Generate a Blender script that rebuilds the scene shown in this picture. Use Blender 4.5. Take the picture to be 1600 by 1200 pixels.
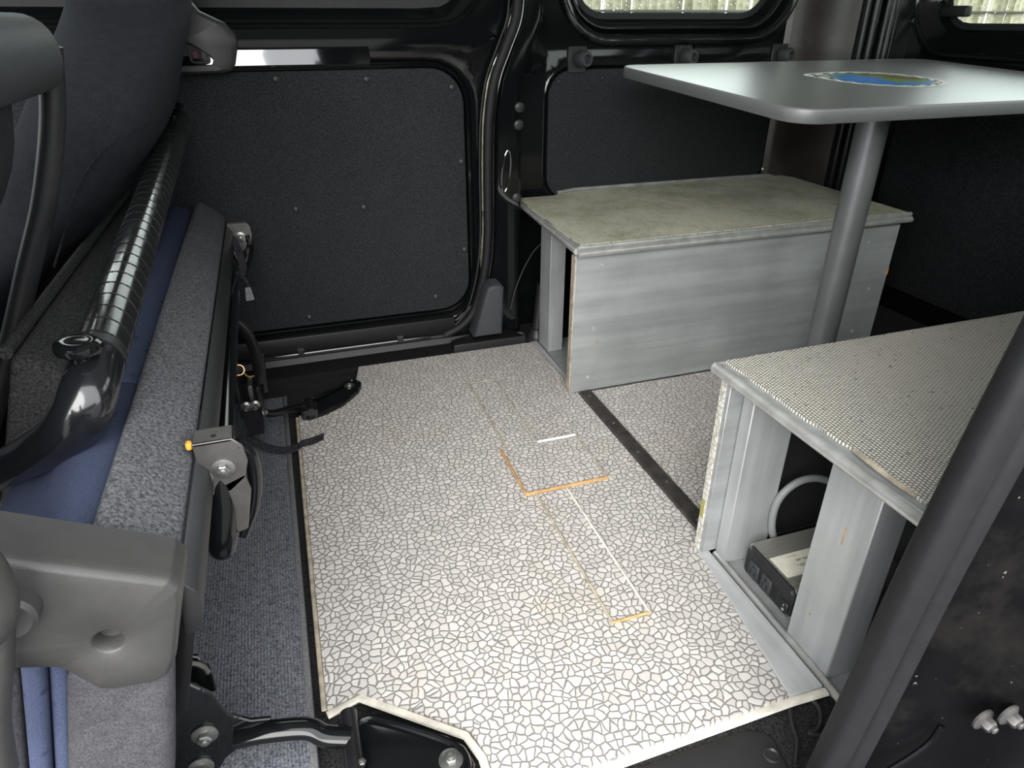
import bpy, bmesh, math, random
from mathutils import Vector, Matrix
random.seed(7)
D = bpy.data
for o in list(D.objects): D.objects.remove(o)
SC = bpy.context.scene
COL = SC.collection
PI = math.pi

# ------------------------------------------------------------------ camera
cd = D.cameras.new('camera'); cam = D.objects.new('camera', cd); COL.objects.link(cam)
cd.sensor_fit = 'HORIZONTAL'; cd.sensor_width = 36.0; cd.lens = 36.0*1056.1/1600.0
cd.clip_start = 0.02; cd.clip_end = 100
cam.location = (0, 0, 0.8)
cam.rotation_euler = (math.radians(90-28.365), 0, math.radians(-18.559))
SC.camera = cam

# ------------------------------------------------------------------ sky and exposure
w = D.worlds.new('overcast_sky'); SC.world = w; w.use_nodes = True
wn = w.node_tree.nodes; wl = w.node_tree.links
bg = wn['Background']
tc = wn.new('ShaderNodeTexCoord'); sx = wn.new('ShaderNodeSeparateXYZ'); rp = wn.new('ShaderNodeValToRGB')
wl.new(tc.outputs['Generated'], sx.inputs[0]); wl.new(sx.outputs['Z'], rp.inputs[0])
rp.color_ramp.elements[0].position = 0.0; rp.color_ramp.elements[0].color = (0.80, 0.84, 0.88, 1)
rp.color_ramp.elements[1].position = 1.0; rp.color_ramp.elements[1].color = (1.0, 1.0, 1.0, 1)
wl.new(rp.outputs[0], bg.inputs[0]); bg.inputs[1].default_value = 2.2
SC.view_settings.view_transform = 'Standard'; SC.view_settings.look = 'None'
SC.view_settings.gamma = 1; SC.view_settings.use_curve_mapping = False
SC.view_settings.exposure = 0.95
# hazy sun behind thin cloud, shining in through the open side door
sd = D.lights.new('hazy_sun', 'SUN'); so_ = D.objects.new('hazy_sun', sd); COL.objects.link(so_)
sd.energy = 3.2; sd.angle = math.radians(60); sd.color = (1.0, .985, .95)
so_.rotation_euler = Vector((.36, .84, -.46)).to_track_quat('-Z', 'Y').to_euler()

# ------------------------------------------------------------------ materials
class NT:
    def __init__(s, name):
        s.m = D.materials.new(name); s.m.use_nodes = True
        s.n = s.m.node_tree.nodes; s.l = s.m.node_tree.links
        s.b = s.n['Principled BSDF']
    def new(s, t, **k):
        x = s.n.new(t)
        for a, v in k.items(): setattr(x, a, v)
        return x
    def link(s, a, b): s.l.new(a, b)
    def coord(s, scale=(1,1,1), rot=(0,0,0)):
        t = s.new('ShaderNodeTexCoord'); m = s.new('ShaderNodeMapping')
        m.inputs['Scale'].default_value = scale; m.inputs['Rotation'].default_value = rot
        s.link(t.outputs['Object'], m.inputs['Vector']); return m.outputs[0]
    def noise(s, vec, scale, detail=3, rough=.55):
        x = s.new('ShaderNodeTexNoise'); x.inputs['Scale'].default_value = scale
        x.inputs['Detail'].default_value = detail; x.inputs['Roughness'].default_value = rough
        s.link(vec, x.inputs['Vector']); return x.outputs['Fac']
    def ramp(s, fac, stops):
        r = s.new('ShaderNodeValToRGB'); e = r.color_ramp.elements
        while len(e) < len(stops): e.new(0.5)
        for i, (p, c) in enumerate(stops):
            e[i].position = p; e[i].color = (c[0], c[1], c[2], 1) if not isinstance(c, (int, float)) else (c, c, c, 1)
        s.link(fac, r.inputs[0]); return r.outputs[0]
    def mix(s, fac, a, b, mode='MIX'):
        x = s.new('ShaderNodeMix', data_type='RGBA', blend_type=mode)
        if isinstance(fac, (int, float)): x.inputs[0].default_value = fac
        else: s.link(fac, x.inputs[0])
        for i, v in ((6, a), (7, b)):
            if isinstance(v, tuple): x.inputs[i].default_value = (*v, 1)
            else: s.link(v, x.inputs[i])
        return x.outputs[2]
    def math(s, op, a, b=0.0):
        x = s.new('ShaderNodeMath', operation=op)
        for i, v in ((0, a), (1, b)):
            if isinstance(v, (int, float)): x.inputs[i].default_value = v
            else: s.link(v, x.inputs[i])
        return x.outputs[0]
    def bump(s, h, strength=.3, dist=.002):
        x = s.new('ShaderNodeBump'); x.inputs['Strength'].default_value = strength
        x.inputs['Distance'].default_value = dist
        s.link(h, x.inputs['Height']); s.link(x.outputs[0], s.b.inputs['Normal'])
    def set(s, **k):
        N = {'rough': 'Roughness', 'metal': 'Metallic', 'coat': 'Coat Weight', 'crough': 'Coat Roughness', 'spec': 'Specular IOR Level', 'sheen': 'Sheen Weight'}
        for a, v in k.items():
            if a == 'col':
                if isinstance(v, tuple): s.b.inputs['Base Color'].default_value = (*v, 1)
                else: s.link(v, s.b.inputs['Base Color'])
            elif isinstance(v, (int, float)): s.b.inputs[N[a]].default_value = v
            else: s.link(v, s.b.inputs[N[a]])
        return s.m

def plain(name, col, rough=.5, metal=0., coat=0., spec=.5, nscale=0, namt=.15, bscale=0, bstr=.2, bdist=.001):
    t = NT(name); c = t.coord()
    if nscale:
        f = t.noise(c, nscale, 4)
        lo = tuple(max(0, x*(1-namt)) for x in col); hi = tuple(x*(1+namt) for x in col)
        cc = t.ramp(f, [(.3, lo), (.7, hi)])
    else: cc = col
    if bscale: t.bump(t.noise(c, bscale, 3), bstr, bdist)
    return t.set(col=cc, rough=rough, metal=metal, coat=coat, spec=spec, crough=.03)

def felt(name, lo, hi, scale=420):
    t = NT(name); c = t.coord()
    f = t.noise(c, scale, 5, .75); g = t.noise(c, 9, 3)
    cc = t.ramp(f, [(.36, lo), (.52, tuple((a+b)/2 for a, b in zip(lo, hi))), (.68, hi)])
    cc = t.mix(.35, cc, t.ramp(g, [(.3, .72), (.7, 1.0)]), 'MULTIPLY')
    t.bump(f, .5, .0015)
    return t.set(col=cc, rough=.95, spec=.15)

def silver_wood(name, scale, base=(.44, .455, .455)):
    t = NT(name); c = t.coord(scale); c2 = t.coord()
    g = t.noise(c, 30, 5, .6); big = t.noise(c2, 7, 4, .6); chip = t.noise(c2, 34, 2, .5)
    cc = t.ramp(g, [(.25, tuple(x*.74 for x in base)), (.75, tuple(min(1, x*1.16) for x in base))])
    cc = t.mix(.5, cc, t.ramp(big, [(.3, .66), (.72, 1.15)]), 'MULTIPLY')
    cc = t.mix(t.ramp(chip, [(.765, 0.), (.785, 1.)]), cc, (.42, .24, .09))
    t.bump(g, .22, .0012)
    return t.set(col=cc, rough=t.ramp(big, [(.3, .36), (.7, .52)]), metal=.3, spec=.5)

def vinyl(name, scale=88, stone=(.56, .525, .495), grout=(.205, .198, .186), dims='2D', stain=True):
    t = NT(name); c = t.coord()
    nz = t.new('ShaderNodeTexNoise'); nz.inputs['Scale'].default_value = 42; nz.inputs['Detail'].default_value = 2
    t.link(c, nz.inputs['Vector'])
    sub = t.new('ShaderNodeVectorMath', operation='SUBTRACT'); sub.inputs[1].default_value = (.5, .5, .5); t.link(nz.outputs['Color'], sub.inputs[0])
    sc = t.new('ShaderNodeVectorMath', operation='SCALE'); sc.inputs['Scale'].default_value = .014; t.link(sub.outputs[0], sc.inputs[0])
    ad = t.new('ShaderNodeVectorMath', operation='ADD'); t.link(c, ad.inputs[0]); t.link(sc.outputs[0], ad.inputs[1])
    def vor(feature):
        v = t.new('ShaderNodeTexVoronoi', voronoi_dimensions=dims, feature=feature)
        v.inputs['Scale'].default_value = scale; v.inputs['Randomness'].default_value = 1.0
        t.link(ad.outputs[0], v.inputs['Vector']); return v
    de = vor('DISTANCE_TO_EDGE').outputs['Distance']; cell = vor('F1').outputs['Color']
    sp = t.new('ShaderNodeSeparateColor'); t.link(cell, sp.inputs[0])
    sc_ = t.ramp(sp.outputs[0], [(0., tuple(x*.86 for x in stone)), (1., tuple(x*1.08 for x in stone))])
    if stain:
        s1 = t.noise(c, 4.5, 5, .65)
        sc_ = t.mix(t.ramp(s1, [(.54, 0.), (.80, .40)]), sc_, (.50, .40, .27))
    cc = t.mix(t.ramp(de, [(.058, 0.), (.112, 1.)]), grout, sc_)
    t.bump(t.ramp(de, [(.03, 0.), (.16, 1.)]), .55, .0012)
    return t.set(col=cc, rough=.42, spec=.45)

def mesh_mat(name, lo=(.24, .23, .20), hi=(.60, .575, .52), period=.0050, stain=(.16, .15, .07), amt=.5):
    t = NT(name); c = t.coord((1, 1, 1))
    s = t.new('ShaderNodeSeparateXYZ'); t.link(c, s.inputs[0])
    k = PI/period
    row = t.math('FLOOR', t.math('DIVIDE', s.outputs['X'], period))
    off = t.math('MULTIPLY', row, period*.5)
    a = t.math('ABSOLUTE', t.math('SINE', t.math('MULTIPLY', s.outputs['X'], k)))
    b = t.math('ABSOLUTE', t.math('SINE', t.math('MULTIPLY', t.math('ADD', s.outputs['Y'], off), k)))
    h = t.math('POWER', t.math('MULTIPLY', a, b), .6)
    cc = t.ramp(h, [(.28, lo), (.62, hi)])
    n1 = t.noise(c, 6, 6, .7); n2 = t.noise(c, 130, 3)
    cc = t.mix(t.math('MULTIPLY', t.ramp(n1, [(.42, 0.), (.75, 1.)]), amt), cc, stain)
    cc = t.mix(t.ramp(n2, [(.62, 0.), (.70, .7)]), cc, (.05, .05, .035))
    t.bump(h, .9, .0025)
    return t.set(col=cc, rough=.8, spec=.2)

def woven(name, lo, hi, sx_, sy_, bscale=.4):
    t = NT(name); c = t.coord((sx_, sy_, sx_))
    f = t.noise(c, 1, 2, .6); g = t.noise(t.coord(), 60, 4, .7)
    cc = t.ramp(f, [(.35, lo), (.65, hi)])
    cc = t.mix(.5, cc, t.ramp(g, [(.3, .6), (.7, 1.15)]), 'MULTIPLY')
    t.bump(f, bscale, .0012)
    return t.set(col=cc, rough=.92, spec=.15)

def carpet_mat():
    t = NT('blue_grey_loop_carpet'); c = t.coord((1, 1, 1))
    s = t.new('ShaderNodeSeparateXYZ'); t.link(c, s.inputs[0])
    rib = t.math('ABSOLUTE', t.math('SINE', t.math('MULTIPLY', s.outputs['X'], PI/.0045)))
    f = t.noise(c, 330, 4, .7)
    v = t.new('ShaderNodeTexVoronoi', voronoi_dimensions='2D'); v.inputs['Scale'].default_value = 34; v.inputs['Randomness'].default_value = .35
    t.link(c, v.inputs['Vector'])
    spot = t.ramp(v.outputs['Distance'], [(.16, 1.), (.3, 0.)])
    cc = t.ramp(f, [(.32, (.028, .031, .040)), (.7, (.255, .266, .295))])
    cc = t.mix(.45, cc, t.ramp(rib, [(.1, .45), (.8, 1.1)]), 'MULTIPLY')
    cc = t.mix(t.math('MULTIPLY', spot, .35), cc, t.ramp(f, [(.35, (.008, .009, .012)), (.65, (.15, .16, .19))]))
    t.bump(t.math('ADD', f, rib), .5, .0015)
    return t.set(col=cc, rough=.95, spec=.12)

def navy_mat():
    t = NT('navy_fabric'); c = t.coord()
    f = t.noise(c, 900, 3, .7)
    v = t.new('ShaderNodeTexVoronoi'); v.inputs['Scale'].default_value = 46; v.inputs['Randomness'].default_value = .8
    t.link(t.coord((1, .55, 1)), v.inputs['Vector'])
    dim = t.ramp(v.outputs['Distance'], [(.06, 0.), (.2, 1.)])
    cc = t.ramp(f, [(.3, (.026, .034, .064)), (.7, (.068, .082, .14))])
    cc = t.mix(.9, cc, t.ramp(dim, [(0., .6), (1., 1.05)]), 'MULTIPLY')
    t.bump(t.math('ADD', dim, t.math('MULTIPLY', f, .3)), .5, .0015)
    return t.set(col=cc, rough=.85, spec=.2)

def glass_mat():
    t = NT('window_glass')
    tr = t.new('ShaderNodeBsdfTransparent'); tr.inputs[0].default_value = (.86, .90, .87, 1)
    gl = t.new('ShaderNodeBsdfGlossy'); gl.inputs['Roughness'].default_value = .02
    fr = t.new('ShaderNodeFresnel'); fr.inputs[0].default_value = 1.45
    mx = t.new('ShaderNodeMixShader'); out = t.n['Material Output']
    t.link(fr.outputs[0], mx.inputs[0]); t.link(tr.outputs[0], mx.inputs[1]); t.link(gl.outputs[0], mx.inputs[2])
    t.link(mx.outputs[0], out.inputs['Surface']); return t.m

def water_mat():
    t = NT('rain_water'); t.set(col=(1., 1., 1.), rough=0.0); t.b.inputs['Transmission Weight'].default_value = 1.0; t.b.inputs['IOR'].default_value = 1.33
    return t.m

def tape_mat():
    t = NT('black_vinyl_tape'); c = t.coord()
    f = t.noise(c, 40, 3); t.bump(f, .15, .002)
    return t.set(col=(.012, .012, .012), rough=t.ramp(f, [(.3, .12), (.7, .28)]), spec=.6, coat=.4, crough=.08)

def dusty_black():
    t = NT('dusty_black_paint'); c = t.coord()
    f = t.noise(c, 9, 6, .7); g = t.noise(c, 160, 2)
    cc = t.mix(t.ramp(f, [(.52, 0.), (.72, .6)]), (.003, .003, .0035), (.016, .014, .0125))
    cc = t.mix(t.ramp(g, [(.74, 0.), (.78, .7)]), cc, (.2, .2, .19))
    return t.set(col=cc, rough=t.ramp(f, [(.45, .4), (.7, .8)]), spec=.08)

def map_mat():
    t = NT('printed_map_disc'); c = t.coord()
    f = t.noise(c, 9, 3, .5)
    cc = t.ramp(f, [(.36, (.20, .12, .05)), (.43, (.16, .28, .08)), (.50, (.05, .20, .50)), (.62, (.06, .22, .62)), (.7, (.18, .33, .2))])
    return t.set(col=cc, rough=.3)

M = dict(
 paint=plain('gloss_black_paint', (.0045, .005, .0055), .10, 0, 0, .5), gloss=plain('polished_black_paint', (.005, .0055, .006), .07, 0, 1., 1.),
 tubepaint=plain('enamel_black_tube', (.008, .0085, .010), .2, 0, .6, .6), matte=plain('matte_black_paint', (.006, .006, .0065), .5, 0, 0, .4),
 paint2=plain('satin_black_paint', (.010, .010, .011), .28, 0, .2, .5, 30, .3),
 brownblack=plain('brown_black_paint', (.030, .024, .022), .30, 0, .3, .5, 14, .3, 120, .06, .001),
 card=felt('black_door_felt', (.0035, .0038, .0045), (.055, .057, .061), 360),
 felt=felt('grey_felt', (.026, .027, .029), (.185, .190, .203), 300),
 felt_d=felt('dark_grey_felt', (.012, .012, .012), (.085, .085, .085), 300),
 plastic=plain('grey_plastic', (.043, .042, .041), .42, 0, 0, .5, 60, .08, 700, .25, .0006),
 plastic_d=plain('black_plastic', (.018, .018, .019), .45, 0, 0, .5, 60, .1, 600, .3, .0006),
 plastic_m=plain('charcoal_plastic', (.040, .042, .045), .6, 0, 0, .4, 60, .1, 600, .4, .0006),
 rubber=plain('black_rubber', (.016, .016, .017), .55, 0, 0, .4, 200, .2, 500, .15, .0005),
 rubber_g=plain('grey_rubber_seal', (.008, .008, .009), .62, 0, 0, .35, 50, .2, 400, .2, .0006),
 seatcloth=woven('charcoal_seat_cloth', (.018, .020, .024), (.036, .039, .046), 900, 900),
 bolster=woven('grey_bolster_cloth', (.042, .041, .045), (.085, .084, .092), 700, 300, .6),
 navy=navy_mat(), carpet=carpet_mat(),
 carpet_b=felt('black_floor_carpet', (.003, .003, .003), (.05, .05, .05), 330),
 binding=plain('grey_binding', (.13, .13, .135), .9, 0, 0, .2, 300, .3),
 vinyl=vinyl('crazy_paving_vinyl'),
 vinyl3=vinyl('worn_vinyl_edge', 90, (.62, .60, .54), (.40, .38, .33), '3D'),
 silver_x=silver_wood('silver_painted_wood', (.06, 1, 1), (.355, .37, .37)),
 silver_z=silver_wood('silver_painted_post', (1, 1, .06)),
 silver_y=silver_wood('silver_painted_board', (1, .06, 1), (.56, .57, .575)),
 nosing=plain('worn_silver_nosing', (.52, .52, .50), .34, .6, 0, .5, 25, .25, 60, .2, .001),
 rawedge=plain('raw_wood_edge', (.37, .325, .25), .7, 0, 0, .3, 60, .35),
 whiteedge=plain('white_board_edge', (.66, .62, .54), .55, 0, 0, .4, 40, .25),
 orange=plain('orange_raw_wood', (.46, .27, .11), .7, 0, 0, .3, 60, .3),
 mat=mesh_mat('beige_mesh_mat', amt=.15), mat2=mesh_mat('stained_mesh_mat', (.24, .24, .185), (.78, .78, .64), .0064, (.17, .165, .08), .75),
 alu=plain('brushed_aluminium', (.62, .63, .62), .36, 1.0, 0, .5, 0, .1, 500, .04, .0004),
 aluedge=plain('satin_silver_edge', (.20, .203, .205), .5, .5, 0, .5),
 pole=plain('satin_silver_pole', (.20, .205, .21), .40, .6, 0, .5, 20, .08),
 steel=plain('zinc_plated_steel', (.27, .27, .255), .38, .9, 0, .5, 80, .2),
 steel_d=plain('weathered_bracket_steel', (.135, .130, .124), .42, .7, 0, .5, 50, .2),
 strip=plain('ribbed_dark_aluminium', (.085, .076, .070), .42, .5, 0, .5, 40, .3),
 copper=plain('copper_spring', (.55, .35, .18), .35, .9),
 webbing=woven('black_webbing', (.006, .006, .008), (.06, .06, .07), 500, 150, .9),
 orange_p=plain('orange_plastic', (.75, .33, .04), .5),
 olive=plain('olive_backing', (.30, .28, .09), .8),
 red=plain('red_mark', (.10, .035, .032), .5),
 white=plain('white_print', (.72, .72, .68), .5), cream=plain('cream_label', (.68, .66, .55), .4, 0, 0, .4, 60, .08),
 ink=plain('dark_ink', (.05, .05, .045), .6), black=plain('black_print', (.006, .006, .006), .4),
 hose=plain('grey_hose', (.21, .215, .215), .45), invalu=plain('inverter_aluminium', (.56, .55, .51), .4, .8),
 glass=glass_mat(), water=water_mat(), tape=tape_mat(), dusty=dusty_black(), map=map_mat(),
 roof=plain('grey_headlining', (.74, .74, .72), .9, 0, 0, .2, 80, .1),
 fence=plain('weathered_reed', (.33, .315, .235), .8, 0, 0, .2, 30, .35), fence2=plain('dark_reed', (.20, .19, .13), .8, 0, 0, .2, 30, .35),
 hedge=plain('dark_hedge_green', (.028, .035, .020), .9, 0, 0, .2, 6, .4, 30, .6, .03),
 ground=plain('wet_asphalt', (.13, .13, .13), .9, 0, 0, .3, 50, .2, 200, .3, .002),
)

# ------------------------------------------------------------------ geometry helpers
def B(): return bmesh.new()
def obj(name, bm, mat, parent=None, angle=38, mats=None):
    bmesh.ops.recalc_face_normals(bm, faces=bm.faces[:])
    a = math.radians(angle)
    for f in bm.faces: f.smooth = True
    for e in bm.edges:
        e.smooth = not (len(e.link_faces) == 2 and e.calc_face_angle(0) > a)
    me = D.meshes.new(name); bm.to_mesh(me); bm.free()
    for m_ in (mats or [mat]): me.materials.append(M[m_] if isinstance(m_, str) else m_)
    o = D.objects.new(name, me); COL.objects.link(o)
    if parent is not None: attach(o, parent)
    return o
def attach(o, p):
    o.parent = p
    if p.type == 'EMPTY' : o.matrix_parent_inverse = Matrix.Translation(-p.location)
def tag(o, label, cat, group=None):
    o['label'] = label; o['category'] = cat
    if group: o['group'] = group
    return o
def thing(name, label, cat, loc, group=None):
    o = D.objects.new(name, None); COL.objects.link(o); o.location = loc; o.empty_display_size = .05
    return tag(o, label, cat, group)
def struct(o): o['kind'] = 'structure'; return o
def box(bm, x0, x1, y0, y1, z0, z1, bev=0, seg=2, M4=None, mi=0):
    vs = [bm.verts.new((x, y, z)) for x in (x0, x1) for y in (y0, y1) for z in (z0, z1)]
    fs = [bm.faces.new([vs[i] for i in f]) for f in ((0,1,3,2),(4,6,7,5),(0,4,5,1),(2,3,7,6),(0,2,6,4),(1,5,7,3))]
    for f in fs: f.material_index = mi
    if bev:
        es = list({e for f in fs for e in f.edges})
        r = bmesh.ops.bevel(bm, geom=es, offset=bev, segments=seg, affect='EDGES', profile=.5)
        vs = list({v for f in r['faces'] for v in f.verts} | {v for v in vs if v.is_valid})
    if M4 is not None: bmesh.ops.transform(bm, matrix=M4, verts=[v for v in vs if v.is_valid])
def prism(bm, pts, a0, a1, axis='z', bev=0, seg=2, bevel_vert=False):
    """outline extruded along an axis: 'z' pts=(x,y); 'y' pts=(x,z); 'x' pts=(y,z)"""
    def P(p, a): return {'z': (p[0], p[1], a), 'y': (p[0], a, p[1]), 'x': (a, p[0], p[1])}[axis]
    lo = [bm.verts.new(P(p, a0)) for p in pts]; hi = [bm.verts.new(P(p, a1)) for p in pts]
    n = len(pts); fl = bm.faces.new(lo); fh = bm.faces.new(hi[::-1])
    sides = [bm.faces.new((lo[i], lo[(i+1) % n], hi[(i+1) % n], hi[i])) for i in range(n)]
    if bev:
        bmesh.ops.recalc_face_normals(bm, faces=[fl, fh]+sides)
        es = list(fl.edges)+list(fh.edges)
        if bevel_vert: es = list({e for f in [fl, fh]+sides for e in f.edges})
        bmesh.ops.bevel(bm, geom=es, offset=bev, segments=seg, affect='EDGES', profile=.5)
def loft(bm, loops, cap0=False, cap1=False, closed=True, mi=0):
    R = [[bm.verts.new(p) for p in L] for L in loops]
    n = len(R[0])
    for a, b in zip(R, R[1:]):
        for i in range(n if closed else n-1):
            f = bm.faces.new((a[i], a[(i+1) % n], b[(i+1) % n], b[i])); f.material_index = mi
    if cap0: bm.faces.new(R[0][::-1])
    if cap1: bm.faces.new(R[-1])
    return R
def smooth_path(pts, n=8):
    P = [Vector(p) for p in pts]
    if len(P) < 3: return P
    out = []
    for i in range(len(P)-1):
        p0 = P[i-1] if i else 2*P[0]-P[1]; p1, p2 = P[i], P[i+1]; p3 = P[i+2] if i+2 < len(P) else 2*P[-1]-P[-2]
        for k in range(n):
            t = k/n
            out.append(.5*((2*p1)+(-p0+p2)*t+(2*p0-5*p1+4*p2-p3)*t*t+(-p0+3*p1-3*p2+p3)*t**3))
    out.append(P[-1]); return out
def tube(bm, pts, r, n=12, cap=True, sm=0, radii=None, flat=None, up=None):
    P = smooth_path(pts, sm) if sm else [Vector(p) for p in pts]
    loops = []; U = None
    for i, p in enumerate(P):
        t = (P[min(i+1, len(P)-1)]-P[max(i-1, 0)]).normalized()
        if U is None:
            ref = Vector(up) if up else (Vector((0, 0, 1)) if abs(t.z) < .9 else Vector((1, 0, 0)))
            U = (ref-t*ref.dot(t)).normalized()
        else: U = (U-t*U.dot(t)).normalized()
        V = t.cross(U)
        rr = r
        if radii is not None:
            u = i/max(1, len(P)-1)*(len(radii)-1); j = min(int(u), len(radii)-2); rr = radii[j]+(radii[j+1]-radii[j])*(u-j)
        fa = flat or 1.0
        loops.append([p+U*(math.cos(2*PI*k/n)*rr*fa)+V*(math.sin(2*PI*k/n)*rr) for k in range(n)])
    return loft(bm, loops, cap, cap)
def ribbon(bm, pts, wdir, width, th, sm=6):
    P = smooth_path(pts, sm); W = Vector(wdir).normalized()*width/2
    loops = []
    for i, p in enumerate(P):
        t = (P[min(i+1, len(P)-1)]-P[max(i-1, 0)]).normalized(); nn = t.cross(W).normalized()*th/2
        loops.append([p-W-nn, p+W-nn, p+W+nn, p-W+nn])
    loft(bm, loops, True, True)
def lathe(bm, prof, c, axis='z', n=20, M4=None):
    """profile of (radius, height) turned about an axis through c"""
    loops = []
    for r, h in prof:
        L = []
        for k in range(n):
            a = 2*PI*k/n; u, v = r*math.cos(a), r*math.sin(a)
            q = {'z': (u, v, h), 'y': (u, h, v), 'x': (h, u, v)}[axis]
            q = Vector(q)
            if M4 is not None: q = M4 @ q
            L.append(q+Vector(c))
        loops.append(L)
    loft(bm, loops, True, True)
def rr(x0, x1, z0, z1, r, n=8, e=0):
    x0 -= e; x1 += e; z0 -= e; z1 += e; r = max(.002, r+e)
    out = []
    for cx, cz, a0 in ((x1-r, z1-r, 0), (x0+r, z1-r, 90), (x0+r, z0+r, 180), (x1-r, z0+r, 270)):
        for k in range(n+1):
            a = math.radians(a0+90*k/n); out.append((cx+r*math.cos(a), cz+r*math.sin(a)))
    return out
def star(poly, c, N=128, extra=()):
    """points where N rays from c leave the outline"""
    out = []
    angs = sorted({round((2*PI*k/N) % (2*PI), 6) for k in range(N)} | {round(math.atan2(q[1]-c[1], q[0]-c[0]) % (2*PI), 6) for q in extra})
    for a in angs:
        dx, dz = math.cos(a), math.sin(a); best = None
        for i in range(len(poly)):
            p, q = poly[i], poly[(i+1) % len(poly)]
            ex, ez = q[0]-p[0], q[1]-p[1]; den = dx*ez-dz*ex
            if abs(den) < 1e-12: continue
            t = ((p[0]-c[0])*ez-(p[1]-c[1])*ex)/den; s = ((p[0]-c[0])*dz-(p[1]-c[1])*dx)/den
            if t > 0 and -1e-6 <= s <= 1+1e-6 and (best is None or t > best): best = t
        out.append((c[0]+dx*best, c[1]+dz*best))
    return out
def frame_plate(bm, rings, c, axis='y', N=128, cap=False, corners=()):
    """rings: list of (outline, depth) joined one to the next"""
    loops = []
    for poly, d in rings:
        L = star(poly, c, N, corners)
        loops.append([(p[0], d, p[1]) if axis == 'y' else (d, p[0], p[1]) for p in L])
    loft(bm, loops, False, cap)
def hexbolt(parent, c, axis, r=.008, h=.006, name='bolt', mat='steel', sign=-1, washer=True):
    bm = B(); R_ = {'x': Matrix.Rotation(sign*PI/2, 4, 'Y'), 'y': Matrix.Rotation(-sign*PI/2, 4, 'X'), 'z': Matrix.Identity(4)}[axis]
    if washer: lathe(bm, [(r*1.75, 0), (r*1.75, h*.22), (r*1.2, h*.4), (r*1.0, h*.45)], (0, 0, 0), 'z', 20)
    lathe(bm, [(r, h*.35), (r, h*1.05), (r*.8, h*1.25)], (0, 0, 0), 'z', 6)
    lathe(bm, [(r*.55, h*1.2), (r*.55, h*1.5), (r*.4, h*1.6)], (0, 0, 0), 'z', 14)
    bmesh.ops.transform(bm, matrix=Matrix.Translation(c) @ R_, verts=bm.verts[:])
    return obj(name, bm, mat, parent)
def copies(first, locs, parent, ref):
    """copies of one small part at the offsets from ref"""
    for q in locs:
        c = first.copy(); COL.objects.link(c)
        c.parent = parent; c.matrix_parent_inverse = first.matrix_parent_inverse.copy()
        c.location = Vector(q)-Vector(ref)

# ================================================================== the setting
# ---- floor pan
bm = B(); box(bm, -1.5, 1.80, .27, 1.80, -.10, -.022); floor = struct(obj('floor', bm, 'carpet_b'))
# ---- headlining
bm = B(); box(bm, -1.5, 1.86, .27, 1.88, 1.36, 1.39); struct(obj('ceiling', bm, 'roof'))
# ---- bulkhead ahead of the front seats: dashboard height, windscreen opening above
bm = B(); box(bm, -1.5, -1.46, .36, 1.84, -.1, .62); box(bm, -1.5, -1.46, .36, .44, .62, 1.36); box(bm, -1.5, -1.46, 1.76, 1.84, .62, 1.36)
struct(obj('wall_front', bm, 'paint2'))

# ---- far sliding door
door1 = None
edge = [(-1.46, .765), (.562, .765), (.535, .715), (.512, .66), (.500, .58), (.496, .48), (.494, .30), (.482, .20), (.455, .10), (.415, .055), (.36, .032), (-1.46, .032)]
def card1(e): return rr(-.62, .459, .084, .700, .085, 8, e)
cc = (-.08, .40)
bm = B()
frame_plate(bm, [(edge, 1.80), (edge, 1.722), ([(p[0]*1.0-.012 if p[0] > 0 else p[0], p[1]) for p in edge], 1.716), (card1(.026), 1.716), (card1(.018), 1.722), (card1(.012), 1.738), (card1(.009), 1.738), (card1(.0065), 1.731), (card1(.003), 1.731), (card1(.001), 1.748), (card1(-.05), 1.752)],
            cc, 'y', 150, True, [(-1.46, .765), (.562, .765), (-1.46, .032)])
up = [(-1.46, 1.36), (.60, 1.36), (.585, .84), (.562, .765), (-1.46, .765)]
def win1(e): return rr(-.66, .475, .825, 1.22, .075, 8, e)
frame_plate(bm, [(up, 1.80), (up, 1.722), ([(p[0]-.010 if p[0] > 0 else p[0], p[1]) for p in up], 1.716), (win1(.044), 1.716), (win1(.040), 1.724), (win1(.036), 1.745), (win1(.030), 1.752), (win1(.020), 1.758), (win1(.006), 1.786), (win1(0), 1.790)],
            (-.1, .98), 'y', 150, False, [(-1.46, 1.36), (.60, 1.36), (.562, .765), (-1.46, .765)])
door1 = struct(obj('door_1', bm, 'paint'))
bm = B(); frame_plate(bm, [(win1(.004), 1.788), (win1(-.028), 1.789), (win1(-.028), 1.793), (win1(.004), 1.793)], (-.1, .98), 'y', 110); win_5 = struct(obj('window_5', bm, 'rubber'))
bm = B(); prism(bm, win1(-.004), 1.7935, 1.798, 'y'); obj('pane', bm, 'glass', win_5)
# pressed ledge between the card and the window, tilted a little towards the light
bm = B(); prism(bm, [(1.714, .706), (1.700, .712), (1.706, .742), (1.716, .746)], -.50, .235, 'x', .003); obj('pressed_ledge', bm, 'gloss', door1)
bm = B(); box(bm, -1.4, .405, 1.702, 1.717, .020, .071, .005, 2); obj('added_bottom_strip', bm, 'matte', door1)  # added matte strip that hides the bright reflection along the door's lower edge
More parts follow.
